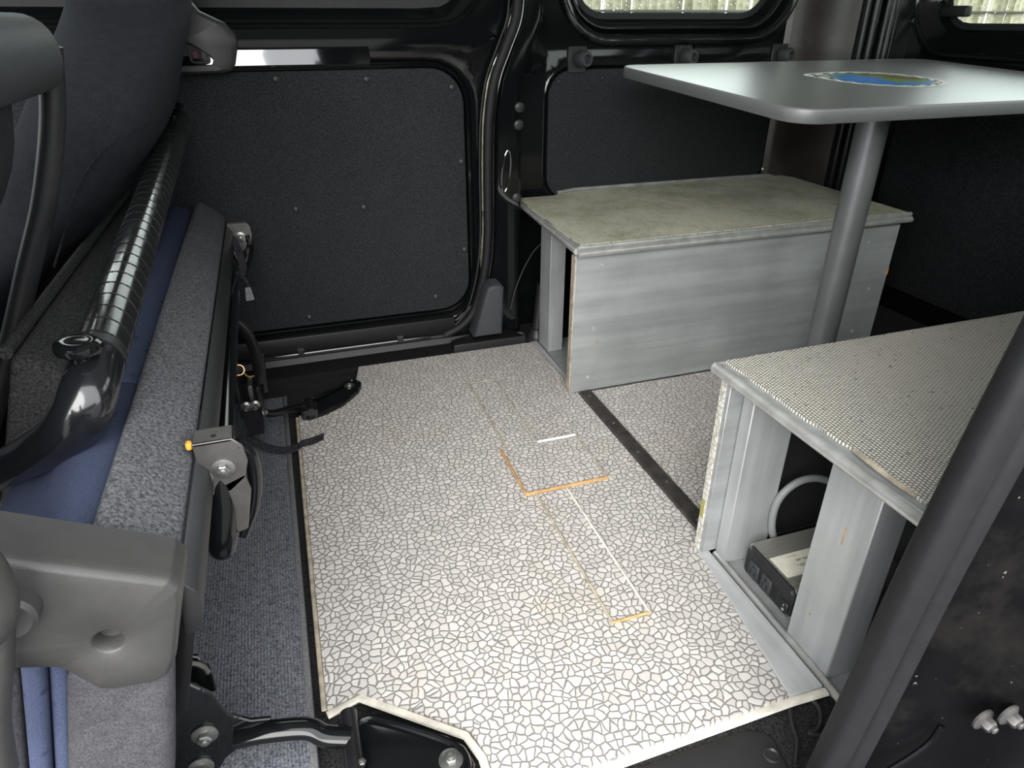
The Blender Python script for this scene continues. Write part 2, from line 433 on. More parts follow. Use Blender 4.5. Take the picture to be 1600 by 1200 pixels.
# felt door card and its push pins
bm = B(); prism(bm, card1(-.002), 1.733, 1.747, 'y', .004, 2); c1 = obj('door_card', bm, 'card', door1)
def pin_bm(c, r=.0085, axis='y', s=-1):
    bm = B(); R_ = Matrix.Rotation(PI/2, 4, 'X') if axis == 'y' else Matrix.Rotation(-PI/2, 4, 'Y')
    lathe(bm, [(r, 0), (r, .0012), (r*.75, .0035), (r*.3, .0042)], (0, 0, 0), 'z', 16); bmesh.ops.transform(bm, matrix=Matrix.Translation(c) @ R_, verts=bm.verts[:]); return bm
pins = [(.025, 1.733, .682), (.226, 1.733, .677), (.429, 1.733, .655), (.446, 1.733, .48), (.026, 1.733, .392), (.19, 1.733, .384), (.019, 1.733, .108), (.36, 1.733, .125), (-.2, 1.733, .682), (.447, 1.733, .25)]
p0 = obj('push_pin', pin_bm(pins[0]), 'plastic_d', c1); copies(p0, pins[1:], c1, pins[0])
# grey pull handle moulding with the inside door lever
hm = [(-.30, .90), (-.160, .880), (-.126, .846), (-.104, .815), (-.060, .794), (-.043, .772), (-.040, .755), (-.052, .715), (-.062, .702), (-.080, .698), (-.30, .696)]
bm = B()
hin = [(-.285, .775), (-.165, .775), (-.155, .772), (-.098, .735), (-.092, .724), (-.096, .714), (-.285, .712)]
def hexp(k, c=(-.18, .76)): return [(c[0]+(p[0]-c[0])*k, c[1]+(p[1]-c[1])*k) for p in hm]
hcen = (-.18, .745)
frame_plate(bm, [(hm, 1.716), (hm, 1.700), (hexp(.97), 1.690), (hexp(.90), 1.684), (hin, 1.684), ([(hcen[0]+(p[0]-hcen[0])*.97, hcen[1]+(p[1]-hcen[1])*.95) for p in hin], 1.704)], hcen, 'y', 120, True, hm)
hd = obj('pull_handle', bm, 'plastic', door1)
bm = B(); frame_plate(bm, [(rr(-.140, -.100, .718, .752, .008), 1.704), (rr(-.140, -.100, .718, .752, .008), 1.695), (rr(-.137, -.103, .721, .749, .006), 1.695), (rr(-.137, -.103, .721, .749, .006), 1.703)], (-.12, .735), 'y', 40, True); obj('lever_surround', bm, 'plastic_d', hd)
bm = B(); frame_plate(bm, [(rr(-.118, -.104, .722, .748, .006), 1.703), (rr(-.118, -.104, .722, .748, .006), 1.689), (rr(-.115, -.107, .726, .744, .004), 1.688), (rr(-.115, -.107, .726, .744, .004), 1.698)], (-.111, .735), 'y', 40, True); obj('lock_slider', bm, 'plastic', hd)
bm = B(); box(bm, -.134, -.122, 1.7005, 1.703, .727, .742, .001, 1); obj('red_lock_mark', bm, 'red', hd)

# ---- weatherstrip round the far door opening
sealp = [(.60, 1.70, 1.20), (.585, 1.70, 1.0), (.574, 1.70, .87), (.566, 1.70, .80), (.541, 1.70, .74), (.512, 1.70, .67), (.497, 1.70, .58), (.492, 1.70, .46), (.490, 1.70, .30), (.478, 1.70, .19), (.448, 1.70, .09), (.41, 1.695, .045), (.36, 1.69, .022)]
bm = B(); tube(bm, [(x+.012, 1.698, z) for x, y, z in sealp], .0115, 12, True, 6); ws = struct(obj('trim_1', bm, 'rubber_g'))
bm = B(); tube(bm, [(x+.029, 1.702, z) for x, y, z in sealp], .0026, 8, True, 6); obj('seal_lip', bm, 'paint', ws)
bm = B(); tube(bm, [(x-.006, 1.706, z) for x, y, z in sealp], .0026, 8, True, 6); obj('seal_lip', bm, 'rubber', ws)

# ---- far wall behind the door: pillar, quarter panel with window, wheel arch
bm = B()
rows = []
for x, y, z in [(.636, 0, 1.36)] + [(p[0]+.036, 0, p[2]) for p in sealp[1:]] + [(.36, 0, -.05)]:
    x0 = x; rows.append([(x0, 1.80, z), (x0, 1.712, z), (x0+.006, 1.704, z), (x0+.03, 1.703, z), (max(.590, x0+.04), 1.706, z), (max(.600, x0+.05), 1.716, z), (max(.604, x0+.054), 1.778, z), (max(.612, x0+.062), 1.796, z), (.660, 1.803, z), (.70, 1.806, z)])
loft(bm, rows, closed=False)
pillar = struct(obj('wall_far_pillar', bm, 'paint')); bm = B()
def card2(e):
    pts = rr(.705, 1.425, .345, .686, .07, 8, e)
    return pts
zone = [(.69, .737), (1.43, .737), (1.43, .20), (.69, .20)]
frame_plate(bm, [(zone, 1.806), (card2(.012), 1.806), (card2(.008), 1.803), (card2(.004), 1.806), (card2(.0), 1.814), (card2(-.03), 1.816)], (1.05, .52), 'y', 110, True, zone)
def win2(e): return rr(.800, 1.375, .815, 1.22, .075, 8, e)
zone2 = [(.69, 1.36), (1.43, 1.36), (1.43, .737), (.69, .737)]
frame_plate(bm, [(zone2, 1.806)]+[(win2(.064+.015*math.cos(a)), 1.806-.015*math.sin(a)) for a in [PI*k/8 for k in range(9)]]+[(win2(.046), 1.818)]+[(win2(.034+.009*math.cos(a)), 1.824-.008*math.sin(a)) for a in [PI*k/6 for k in range(7)]]+[(win2(.022), 1.846), (win2(.018), 1.852), (win2(.014), 1.856)], (1.08, .98), 'y', 130, False, zone2)
# lower body side and wheel arch behind the far bench
loft(bm, [[(.60, 1.806, -.05), (.60, 1.806, .20)], [(.69, 1.806, -.05), (.69, 1.806, .20)], [(1.50, 1.806, -.05), (1.50, 1.806, .20)]], closed=False)
wall_far = struct(obj('wall_far', bm, 'paint'))
def bead(outline, at, axis, r, parent):
    pts = outline+outline[:1]; bm = B(); tube(bm, [(a, at, z) if axis == 'y' else (at, a, z) for a, z in pts], r, 10, False); return obj('window_bead', bm, 'gloss', parent)
bead(win2(.064), 1.799, 'y', .009, wall_far); bead(win2(.036), 1.819, 'y', .0055, wall_far)
# round body plugs on the pillar
bm = B(); lathe(bm, [(.0125, 0), (.0125, -.003), (.010, -.0052), (.004, -.006)], (.592, 1.7065, .607), 'y', 20); pl = obj('body_plug', bm, 'plastic_d', pillar)
copies(pl, [(.590, 1.7065, .566), (.586, 1.7065, .385)], pillar, (.592, 1.7065, .607))
# oval latch pocket with a bright rim
bm = B(); el = [(.556+.011*math.cos(2*PI*k/28)+.006*math.sin(2*PI*k/28), 1.7035, .455+.052*math.sin(2*PI*k/28)) for k in range(29)]
tube(bm, el, .0035, 8, False); lathe(bm, [(.0, 0), (.012, 0), (.006, .003)], (.558, 1.7045, .44), 'y', 12); obj('latch_pocket_rim', bm, 'gloss', pillar)
# quarter card
bm = B(); prism(bm, card2(-.003), 1.803, 1.813, 'y', .003); c2 = obj('quarter_card', bm, 'card', wall_far)
q = [(.735, 1.803, .655), (1.10, 1.803, .545), (1.392, 1.803, .525), (1.395, 1.803, .37), (.90, 1.803, .37), (.86, 1.803, .66)]
p0 = obj('push_pin', pin_bm(q[0], .006), 'plastic_d', c2); copies(p0, q[1:], c2, q[0])
# the window pane in its black border, beaded with rain
win_1 = struct(obj('window_1', (lambda b: (frame_plate(b, [(win2(.018), 1.8545), (win2(.0), 1.8555), (win2(.0), 1.859), (win2(.018), 1.859)], (1.08, .98), 'y', 110), b)[1])(B()), 'rubber'))
bm = B(); prism(bm, win2(.016), 1.8595, 1.8640, 'y'); obj('pane', bm, 'glass', win_1)
def drops(x0, x1, z0, z1, at, axis, n, seed, name, parent):
    rnd = random.Random(seed); bm = B()
    for k in range(n):
        a = rnd.uniform(x0, x1); z = rnd.uniform(z0, z1); r = rnd.uniform(.0012, .0028)
        s = Matrix.Diagonal((1, .45, 1.3, 1)) if axis == 'y' else Matrix.Diagonal((.45, 1, 1.3, 1))
        c = (a, at, z) if axis == 'y' else (at, a, z)
        bmesh.ops.create_icosphere(bm, subdivisions=1, radius=r, matrix=Matrix.Translation(c) @ s)
    o = obj(name, bm, 'water', parent); o['kind'] = 'stuff'
drops(.83, 1.35, .822, 1.0, 1.8642, 'y', 240, 3, 'rain_drops', win_1)
# notches of the window clips along the lower lip
bm = B(); box(bm, -.004, .004, -.004, .004, -.010, .006, .001, 1, Matrix.Translation((1.03, 1.826, .782))); k0 = obj('window_clip', bm, 'paint', wall_far)
copies(k0, [(1.125, 1.826, .782), (.94, 1.826, .782), (.86, 1.826, .786), (1.22, 1.826, .782)], wall_far, (1.03, 1.826, .782))

# ---- rear corner pillar
bm = B(); prof = [(1.425, 1.806), (1.436, 1.797), (1.445, 1.790), (1.50, 1.786), (1.555, 1.776), (1.60, 1.752), (1.62, 1.735)]
loft(bm, [[(x, y, z) for x, y in prof] for z in (-.05, .3, .6, .9, 1.36)], closed=False)
dp = struct(obj('wall_rear_corner', bm, 'brownblack'))
bm = B()
for x, y, r in ((1.628, 1.728, .010), (1.648, 1.716, .012), (1.672, 1.700, .009), (1.690, 1.70, .012), (1.712, 1.708, .010)):
    tube(bm, [(x, y, -.05), (x+.002, y, .5), (x-.006, y, 1.36)], r, 10)
box(bm, 1.615, 1.80, 1.728, 1.80, -.05, 1.36)
struct(obj('trim_2', bm, 'paint2'))
# ---- rear doors
zr = [(.36, 1.36), (1.715, 1.36), (1.715, .745), (.36, .745)]
def winr(e): return rr(1.06, 1.655, .790, 1.22, .07, 8, e)
zr2 = [(1.05, 1.36), (1.735, 1.36), (1.735, .735), (1.05, .735)]
bm = B()
zA = [(1.03, 1.36), (1.735, 1.36), (1.735, .675), (1.03, .675)]
frame_plate(bm, [(zA, 1.800)]+[(winr(.079+.010*math.cos(a)), 1.800-.010*math.sin(a)) for a in [PI*k/6 for k in range(7)]]+[(winr(.060), 1.806), (winr(.030), 1.826), (winr(.026), 1.830), (winr(.022), 1.842), (winr(.014), 1.846)], (1.36, .97), 'x', 130, False, zA)
zB = [(.36, 1.36), (1.03, 1.36), (1.03, .675), (.36, .675)]
def winr2(e): return rr(.46, .96, .790, 1.22, .07, 8, e)
frame_plate(bm, [(zB, 1.800), (winr2(.06), 1.800), (winr2(.045), 1.822), (winr2(.014), 1.846)], (.71, .97), 'x', 90, False, zB)
box(bm, 1.800, 1.84, .36, 1.735, -.05, .675)
door2 = struct(obj('door_2', bm, 'paint'))
bm = B(); prism(bm, rr(.44, 1.69, .05, .655, .05), 1.790, 1.801, 'x', .003); obj('door_card', bm, 'card', door2)
bm = B(); tube(bm, [(1.799, 1.725, .80), (1.799, 1.725, .79)], .012, 14, True); obj('door_plug', bm, 'plastic_d', door2)
bm = B(); frame_plate(bm, [(winr(.016), 1.845), (winr(0), 1.846), (winr(0), 1.849), (winr(.016), 1.849)], (1.36, .97), 'x', 110); win_2 = struct(obj('window_2', bm, 'rubber'))
bm = B(); prism(bm, winr(.014), 1.8495, 1.8540, 'x'); obj('pane', bm, 'glass', win_2)
drops(1.08, 1.64, .80, .95, 1.8542, 'x', 120, 5, 'rain_drops', win_2)
bm = B(); box(bm, 1.815, 1.838, 1.575, 1.66, .805, .832, .006, 3); obj('window_latch', bm, 'plastic_d', win_2)
bm = B(); frame_plate(bm, [(winr2(.016), 1.845), (winr2(0), 1.846), (winr2(0), 1.849), (winr2(.016), 1.849)], (.71, .97), 'x', 110); win_3 = struct(obj('window_3', bm, 'rubber'))
bm = B(); prism(bm, winr2(.014), 1.8495, 1.8540, 'x'); obj('pane', bm, 'glass', win_3)

# ---- near side: front part of the body side and rear quarter, the sliding door opening between them
bm = B(); zN = [(.610, 1.36), (1.80, 1.36), (1.80, -.05), (.610, -.05)]
def winn(e): return rr(.86, 1.66, .80, 1.22, .07, 8, e)
frame_plate(bm, [(zN, .338), (winn(.05), .338), (winn(.02), .312), (winn(0), .306)], (1.25, .95), 'y', 120, False, zN)
box(bm, .84, 1.80, .215, .235, -.36, .77, .008, 2)
# door jamb: turns from the seal outwards
rows = []
for z, x in ((1.36, .620), (1.0, .622), (.80, .612), (.66, .596), (.53, .572), (.42, .560), (.30, .552), (.20, .545), (.03, .532), (-.12, .520)):
    rows.append([(x-.012, .335, z), (x, .322, z), (x+.012, .312, z), (x+.03, .304, z), (x+.055, .298, z), (x+.075, .284, z), (x+.085, .257, z), (x+.10, .242, z), (x+.16, .232, z), (x+.30, .225, z)])
loft(bm, rows, closed=False)
wall_near = struct(obj('wall_near', bm, 'dusty'))
bm = B(); box(bm, .86-.01, 1.67, .302, .306, .79, 1.22, .001, 1); struct(obj('window_4', bm, 'glass'))
bm = B(); box(bm, -1.5, -1.40, .29, .36, -.05, 1.36); box(bm, -1.5, -.72, .27, .31, -.10, .55); box(bm, -.76, -.70, .27, .34, -.10, 1.36)
struct(obj('wall_near_front', bm, 'paint2'))
# striker bolts and a dent cover on the jamb
jt = [(.620, .262, .178), (.603, .272, .165)]
s0 = hexbolt(wall_near, jt[0], 'y', .0075, .010, 'striker_bolt', 'steel_d', -1)
copies(s0, jt[1:], wall_near, jt[0])
bm = B(); box(bm, .640, .665, .262, .290, .380, .410, .004); obj('jamb_bracket', bm, 'steel_d', wall_near)
# ---- rubber weatherstrip up the rear edge of the near opening
sp = [(.440, .330, -.115), (.452, .330, -.03), (.466, .330, .063), (.480, .330, .185), (.494, .330, .327), (.514, .330, .468), (.534, .330, .585), (.552, .33, .70), (.562, .33, .82), (.566, .33, 1.0), (.566, .33, 1.22)]
bm = B()
secs = [(-.0, -.008), (.003, -.014), (.010, -.018), (.022, -.019), (.025, -.014), (.028, -.010), (.031, -.018), (.037, -.023), (.045, -.023), (.049, -.016), (.052, -.008), (.055, -.014), (.060, -.015), (.066, -.008), (.068, .006), (.056, .016), (.02, .020), (.002, .008)]
P = smooth_path(sp, 8)
loft(bm, [[(p.x+a, p.y+b, p.z) for a, b in secs] for p in P], True, True)
struct(obj('trim_3', bm, 'rubber_g', angle=60))

bm = B(); box(bm, -1.5, 1.82, .215, .285, -.36, -.045, .02, 3); box(bm, -1.5, 1.82, 1.80, 1.86, -.36, -.02, .02, 3)
struct(obj('trim_7', bm, 'paint'))
# ---- near step plate
bm = B()
so = [(.150, .440), (.470, .440), (.492, .432), (.500, .418), (.492, .370), (.470, .290), (.150, .290)]
prism(bm, so, -.040, -.020, 'z', .006, 3); sill = struct(obj('trim_4', bm, 'plastic_d'))
bm = B(); lathe(bm, [(.011, 0), (.011, .002), (.0085, .003), (.0065, .001), (.002, .001)], (.480, .397, -.0205), 'z', 22); obj('sill_fastener', bm, 'plastic_d', sill)
# ---- far sill: stepped scuff plate with the door rail and two bright rail clips
bm = B()
prism(bm, [(1.625, -.030), (1.625, -.004), (1.640, .002), (1.676, .006), (1.684, .020), (1.690, .020), (1.694, .010), (1.705, .010), (1.712, .028), (1.745, .030), (1.745, -.03)], -1.4, .50, 'x', .0015, 1)
prism(bm, [(.380, 1.625), (.380, 1.660), (.405, 1.672), (.46, 1.690), (.545, 1.690), (.575, 1.655), (.585, 1.625)], -.028, .022, 'z', .005)
fs = struct(obj('trim_5', bm, 'matte'))
bm = B(); tube(bm, [(-1.2, 1.697, .0245), (.33, 1.697, .0245)], .0038, 8); obj('rail_lip', bm, 'paint', fs)
bm = B(); box(bm, -.008, .008, -.006, .006, -.010, .012, .002, 1, Matrix.Translation((-.015, 1.698, .024))); cl = obj('rail_clip', bm, 'plastic_d', fs)
copies(cl, [(.247, 1.698, .024)], fs, (-.015, 1.698, .024))
bm = B(); box(bm, -.0085, .0085, -.0055, .0055, 0, .0012, 0, 1, Matrix.Translation((-.015, 1.698, .0362))); ct = obj('clip_cap', bm, 'steel', fs)
copies(ct, [(.247, 1.698, .0362)], fs, (-.015, 1.698, .0362))
# ---- grey plastic foot cover of the pillar
bm = B(); v = [(.440, .030), (.478, .160), (.486, .172), (.500, .175), (.520, .174), (.528, .166), (.522, .030)]
prism(bm, v, 1.635, 1.70, 'y', .009, 3); struct(obj('trim_6', bm, 'plastic_m'))

# ================================================================== outside
bm = B(); box(bm, -20, 20, -20, 20, -.62, -.55); struct(obj('ground', bm, 'ground'))
def reed_fence(x0, y0, x1, y1, name, label):
    t = thing(name, label, 'fence', (x0, y0, -.55), None)
    L = math.hypot(x1-x0, y1-y0); n = int(L/.042); rnd = random.Random(len(label)); ang = math.atan2(y1-y0, x1-x0)
    bm = B(); box(bm, -.0206, .0206, -.006, .006, 0, 1.56, .004, 1); s0 = obj('slat', bm, 'fence', t); me = s0.data
    me2 = me.copy(); me2.materials.clear(); me2.materials.append(M['fence2'])
    for k in range(n):
        o = s0 if k == 0 else D.objects.new('slat', me2 if rnd.random() < .3 else me)
        if k: COL.objects.link(o); o.parent = t; o.matrix_parent_inverse = s0.matrix_parent_inverse.copy()
        f = (k+.5)/n; o.location = (x0+(x1-x0)*f, y0+(y1-y0)*f, -.53-rnd.uniform(0, .03)); o.rotation_euler = (0, rnd.uniform(-.008, .008), ang)
    for z in (.05, .83, .95):
        bm = B(); nx, ny = -(y1-y0)/L*.016, (x1-x0)/L*.016; tube(bm, [(x0-nx, y0-ny, z), (x1-nx, y1-ny, z)], .005, 6); obj('binding_wire', bm, 'steel_d', t)
reed_fence(-2.6, 2.9, 4.28, 2.9, 'reed_fence', 'pale weathered reed fence seen through the rain-beaded side window')
bm = B(); box(bm, -14, 16, -14.6, -14.0, -.55, 2.2, .1, 2)
struct(obj('wall_added_hedge', bm, 'hedge'))  # added hedge, out of view, giving the black paint something dark to reflect
reed_fence(4.3, 2.85, 4.3, -.4, 'reed_fence', 'pale reed fence with thin cross wires seen through the back door window')

# ================================================================== floor coverings
# ---- front floor board with its crazy-paving vinyl, worn edges and let-in hatch strips
fo = [(.122, 1.622), (.106, 1.540), (.039, 1.451), (-.040, 1.414), (-.044, 1.0), (-.046, .628), (-.004, .640), (.124, .540), (.136, .500), (.133, .452), (.262, .446), (.543, .450), (.5645, .60), (.5825, .7365), (.608, .7365), (.6083, 1.316), (.600, 1.622)]
t = thing('floor_board', 'large floor board covered in pale crazy-paving vinyl, in front of the benches', 'floor board', (.28, 1.0, -.02))
bm = B(); prism(bm, fo, -.004, 0, 'z'); fb = obj('vinyl_sheet', bm, 'vinyl', t)
bm = B(); prism(bm, fo, -.0215, -.004, 'z'); obj('board', bm, 'rawedge', t)
def edging(name, pts, r, mat, parent, sm=0, flat=.6):
    bm = B(); tube(bm, pts, r, 8, True, sm, flat=flat); return obj(name, bm, mat, parent)
edging('worn_front_edge', [(.133, .447, -.006), (.262, .441, -.006), (.543, .445, -.006), (.600, .443, -.006)], .0065, 'whiteedge', t)
edging('worn_notch_edge', [(-.047, .622, -.005), (-.003, .634, -.005), (.118, .536, -.005), (.130, .500, -.005), (.130, .447, -.005)], .006, 'whiteedge', t)
edging('worn_side_edge', [(-.0445, 1.412, -.004), (-.048, 1.0, -.004), (-.050, .63, -.004)], .0038, 'rawedge', t)
edging('worn_corner_edge', [(.1225, 1.62, -.004), (.1055, 1.541, -.004), (.039, 1.452, -.004)], .003, 'rawedge', t)
def inlay(x0, x1, y0, y1, z, sides):
    bm = B(); box(bm, x0, x1, y0, y1, -.003, z, .0006, 1); o = obj('hatch_strip', bm, 'vinyl', t)
    for k, (s, m_, r) in enumerate(sides):
        p = {'l': [(x0, y0, z-.0003), (x0, y1, z-.0003)], 'r': [(x1, y0, z-.0003), (x1, y1, z-.0003)], 'n': [(x0, y0, z-.0003), (x1, y0, z-.0003)], 'f': [(x0, y1, z-.0003), (x1, y1, z-.0003)]}[s]
        bm = B(); tube(bm, p, r, 6); obj('raw_edge', bm, m_, o)
    return o
inlay(.370, .438, 1.131, 1.438, .0022, [('l', 'rawedge', .0024), ('r', 'rawedge', .0017), ('f', 'rawedge', .0016)])
inlay(.355, .526, .971, 1.131, .0034, [('l', 'orange', .0028), ('n', 'orange', .0032), ('r', 'rawedge', .0015)])
inlay(.374, .436, .638, .966, .0022, [('l', 'rawedge', .0025), ('r', 'whiteedge', .0024), ('n', 'orange', .0022)])
bm = B(); tube(bm, [(.438, 1.134, .0028), (.526, 1.135, .0028)], .0034, 6); obj('bright_edge', bm, 'white', t)
# ---- silver painted threshold boards either side of the aisle
bm = B(); prism(bm, [(.544, .450), (.598, .449), (.599, .60), (.600, .738), (.583, .738), (.565, .60)], -.0215, .001, 'z', .0012, 1)
tag(obj('threshold_board', bm, 'silver_y'), 'silver painted threshold board on the floor in front of the near bench', 'threshold board')
bm = B(); prism(bm, [(.611, 1.318), (.619, 1.318), (.619, 1.625), (.602, 1.625)], -.0215, .001, 'z', .0012, 1)
prism(bm, [(.585, 1.309), (.590, 1.312), (.585, 1.32)], -.0, .0005, 'z')
tag(obj('threshold_board', bm, 'silver_y'), 'narrow silver painted threshold board on the floor in front of the far bench', 'threshold board')
# ---- aisle floor board between the benches
bm = B(); prism(bm, [(.640, .7462), (1.60, .7462), (1.60, 1.309), (.640, 1.309)], -.0215, 0, 'z')
tag(obj('aisle_floor_board', bm, 'vinyl'), 'crazy-paving vinyl floor board in the aisle between the two benches', 'floor board')
# ---- ribbed joint strip with its screws
t = thing('joint_strip', 'dark ribbed metal joint strip screwed across the start of the aisle', 'floor strip', (.626, 1.0, 0))
bm = B(); prof = [(.6085, 0), (.6095, .003)]
for k in range(8):
    x = .6115+k*.0037; prof += [(x, .0048), (x+.0016, .0048), (x+.0022, .0030), (x+.0032, .0030)]
prof += [(.6425, .003), (.6435, 0)]
loft(bm, [[(x, y, z) for x, z in prof] for y in (.7465, 1.306)], True, True); obj('ribbed_strip', bm, 'strip', t)
bm = B(); lathe(bm, [(.0035, 0), (.0033, .0008), (.0015, .0014)], (.626, 1.28, .0046), 'z', 12); s0 = obj('screw', bm, 'steel', t)
copies(s0, [(.626, 1.15, .0046), (.624, 1.03, .0046), (.628, .92, .0046), (.622, .80, .0046)], t, (.626, 1.28, .0046))
# ---- blue grey carpet strip under the folded seat
t = thing('carpet_runner', 'dark blue-grey carpet runner on the floor beside the folded seat', 'carpet', (-.3, 1.0, -.02))
bm = B(); box(bm, -.60, -.072, .42, 1.540, -.021, -.010, .002, 1); obj('pile', bm, 'carpet', t)
bm = B(); box(bm, -.0735, -.0635, .42, 1.541, -.021, -.0085, .003, 2); obj('bound_edge', bm, 'binding', t)

# ================================================================== benches
def screw_heads(parent, locs, axis, mat='steel'):
    bm = B(); lathe(bm, [(.0045, 0), (.0042, -.0012), (.002, -.0014), (.001, -.0004)], locs[0], axis, 14); s = obj('screw', bm, mat, parent)
    copies(s, locs[1:], parent, locs[0])
t = thing('storage_bench', 'far silver painted storage bench with a dirty mesh-matted lid, under the side window', 'bench', (1.04, 1.55, 0))
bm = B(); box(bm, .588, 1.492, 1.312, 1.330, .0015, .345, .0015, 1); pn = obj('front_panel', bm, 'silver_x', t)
bm = B(); box(bm, .5855, .5882, 1.3125, 1.3295, .002, .344); obj('raw_ply_edge', bm, 'rawedge', t)
screw_heads(pn, [(.652, 1.3115, .318), (.640, 1.3115, .165), (.632, 1.3115, .040), (1.40, 1.3115, .30), (1.44, 1.3115, .17), (1.42, 1.3115, .05)], 'y', 'nosing')
bm = B(); box(bm, 1.483, 1.4926, 1.3112, 1.314, .203, .222, .001, 1); obj('chipped_edge', bm, 'orange', pn)
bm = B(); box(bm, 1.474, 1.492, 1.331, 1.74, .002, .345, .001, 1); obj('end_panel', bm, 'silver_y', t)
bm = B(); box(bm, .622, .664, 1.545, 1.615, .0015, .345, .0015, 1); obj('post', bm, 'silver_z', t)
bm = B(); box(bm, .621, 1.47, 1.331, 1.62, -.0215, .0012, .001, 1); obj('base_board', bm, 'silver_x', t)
lidp = [(.588, 1.303), (1.500, 1.303), (1.512, 1.75), (1.500, 1.796), (.78, 1.796), (.735, 1.785), (.715, 1.765), (.613, 1.765)]
bm = B(); prism(bm, lidp, .3465, .3655, 'z', .001, 1); lid = obj('lid', bm, 'silver_x', t)
for y, z, r in ((1.3005, .3515, .0075), (1.3055, .3640, .0055)):
    bm = B(); tube(bm, [(.5865, y, z), (1.508, y, z)], r, 12); obj('bullnose_trim', bm, 'nosing', lid)
bm = B(); tube(bm, [(.588, 1.306, .356), (.613, 1.762, .356)], .0085, 10, True, flat=.9); obj('bullnose_trim', bm, 'nosing', lid)
def mat_sheet(pts, z, th, name, mat, parent, amp=.0012, N=64, seed=1):
    rnd = random.Random(seed); bm = B(); n = len(pts); out = []
    for i in range(n):
        p, q = Vector((*pts[i], 0)), Vector((*pts[(i+1) % n], 0)); k = max(1, int((q-p).length/.009)); nn = Vector((-(q-p).y, (q-p).x, 0)).normalized()
        for j in range(k): out.append(p.lerp(q, j/k)+nn*rnd.uniform(-amp, amp))
    prism(bm, [(v.x, v.y) for v in out], z, z+th, 'z'); return obj(name, bm, mat, parent)
mat_sheet([(.594, 1.306), (1.494, 1.306), (1.506, 1.752), (1.488, 1.788), (.78, 1.788), (.74, 1.778), (.715, 1.759), (.610, 1.759)], .3660, .0045, 'mesh_mat', 'mat2', t, .0012, seed=3)
bm = B(); tube(bm, [(.735, 1.786, .3705), (.79, 1.795, .3735), (1.0, 1.795, .3735), (1.30, 1.795, .373), (1.485, 1.794, .372)], .0055, 8); obj('back_lip', bm, 'nosing', t)

t = thing('storage_bench', 'near silver painted bench, open at its end, with a pale mesh-matted lid', 'bench', (1.0, .56, 0))
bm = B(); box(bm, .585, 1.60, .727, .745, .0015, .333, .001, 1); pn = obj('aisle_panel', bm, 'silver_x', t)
bm = B(); box(bm, .5835, 1.60, .7452, .7475, .002, .334); obj('vinyl_facing', bm, 'vinyl3', pn)
bm = B(); box(bm, .5825, .5848, .736, .7474, .002, .334); obj('worn_vinyl_edge', bm, 'vinyl3', pn)
bm = B(); box(bm, .610, .692, .7000, .7255, -.0082, .333, .0015, 1); obj('post', bm, 'silver_z', t)
bm = B(); box(bm, .614, .664, .460, .544, -.0082, .333, .0015, 1); p2 = obj('post', bm, 'silver_z', t)
bm = B(); box(bm, .700, 1.58, .7255, .7268, .003, .333); obj('dark_inner_face', bm, 'plastic_d', t)  # thin dark sheet over the aisle panel's inner face
bm = B(); box(bm, .5818, .5826, .738, .7465, .068, .104, .0002, 1); obj('peeled_patch', bm, 'olive', pn)
bm = B(); box(bm, .6632, .6650, .462, .542, -.008, .022, .0004, 1); obj('base_clip', bm, 'steel_d', p2)
bm = B(); box(bm, .6136, .6140, .4965, .4985, .205, .232); obj('split_in_wood', bm, 'orange', p2)
bm = B(); box(bm, .612, 1.60, .42, .7255, -.0215, -.0085, .001, 1); obj('base_board', bm, 'silver_x', t)
bm = B(); tube(bm, [(.6115, .7255, -.0065), (.6105, .58, -.0065), (.609, .425, -.0065)], .0065, 10); obj('base_nosing', bm, 'nosing', t)
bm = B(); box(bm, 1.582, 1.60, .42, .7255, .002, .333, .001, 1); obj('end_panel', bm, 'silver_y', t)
lidn = [(.574, .755), (1.62, .755), (1.62, .358), (.579, .358)]
bm = B(); prism(bm, lidn, .334, .3495, 'z', .001, 1); lid = obj('lid', bm, 'silver_x', t)
bm = B(); tube(bm, [(.5735, .756, .3425), (.576, .60, .3420), (.5788, .358, .3420)], .0078, 12, True, flat=1.1); obj('bullnose_trim', bm, 'nosing', lid)
bm = B(); tube(bm, [(.5735, .756, .3435), (1.62, .757, .3435)], .0072, 12); obj('bullnose_trim', bm, 'nosing', lid)
mat_sheet([(.592, .362), (1.61, .362), (1.61, .752), (.586, .752), (.589, .66), (.586, .58), (.594, .50), (.590, .44)], .3497, .0042, 'mesh_mat', 'mat', t, .0018, seed=8)
bm = B(); ribbon(bm, [(.592, .50, .3545), (.588, .47, .356), (.590, .44, .3535), (.592, .41, .353)], (1, 0, .2), .006, .002); obj('frayed_mat_edge', bm, 'rawedge', t)

# ================================================================== power inverter in the near bench
t = thing('power_inverter', 'ribbed silver power inverter with black socket plate on the near bench floor', 'inverter', (.75, .62, -.008))
IX = .640; y0, y1, z0, z1 = .566, .680, -.0082, .0485
bm = B(); prism(bm, [(y0, z0+.006), (y0+.008, z0), (y1-.004, z0), (y1, z0+.006), (y1, z1-.010), (y1-.008, z1), (y0+.006, z1-.001), (y0, z1-.010)], IX-.004, IX, 'x', .0006, 1); fp = obj('socket_plate', bm, 'plastic_d', t)
bm = B(); ribs = []
for k in range(27):
    y = y1-.003-k*(y1-y0-.006)/26.; ribs += [(y+.0010, z1-.0030), (y+.0006, z1-.0005), (y-.0010, z1-.0005), (y-.0014, z1-.0030)]
prism(bm, [(y1-.001, z0)]+[(y1-.001, z1-.003)]+ribs+[(y0+.001, z1-.003), (y0+.001, z0)], IX, IX+.19, 'x'); bd = obj('ribbed_case', bm, 'invalu', t)
bm = B(); box(bm, IX+.004, IX+.16, .5945, .6385, z1-.0004, z1+.0002); lb = obj('label', bm, 'cream', t)
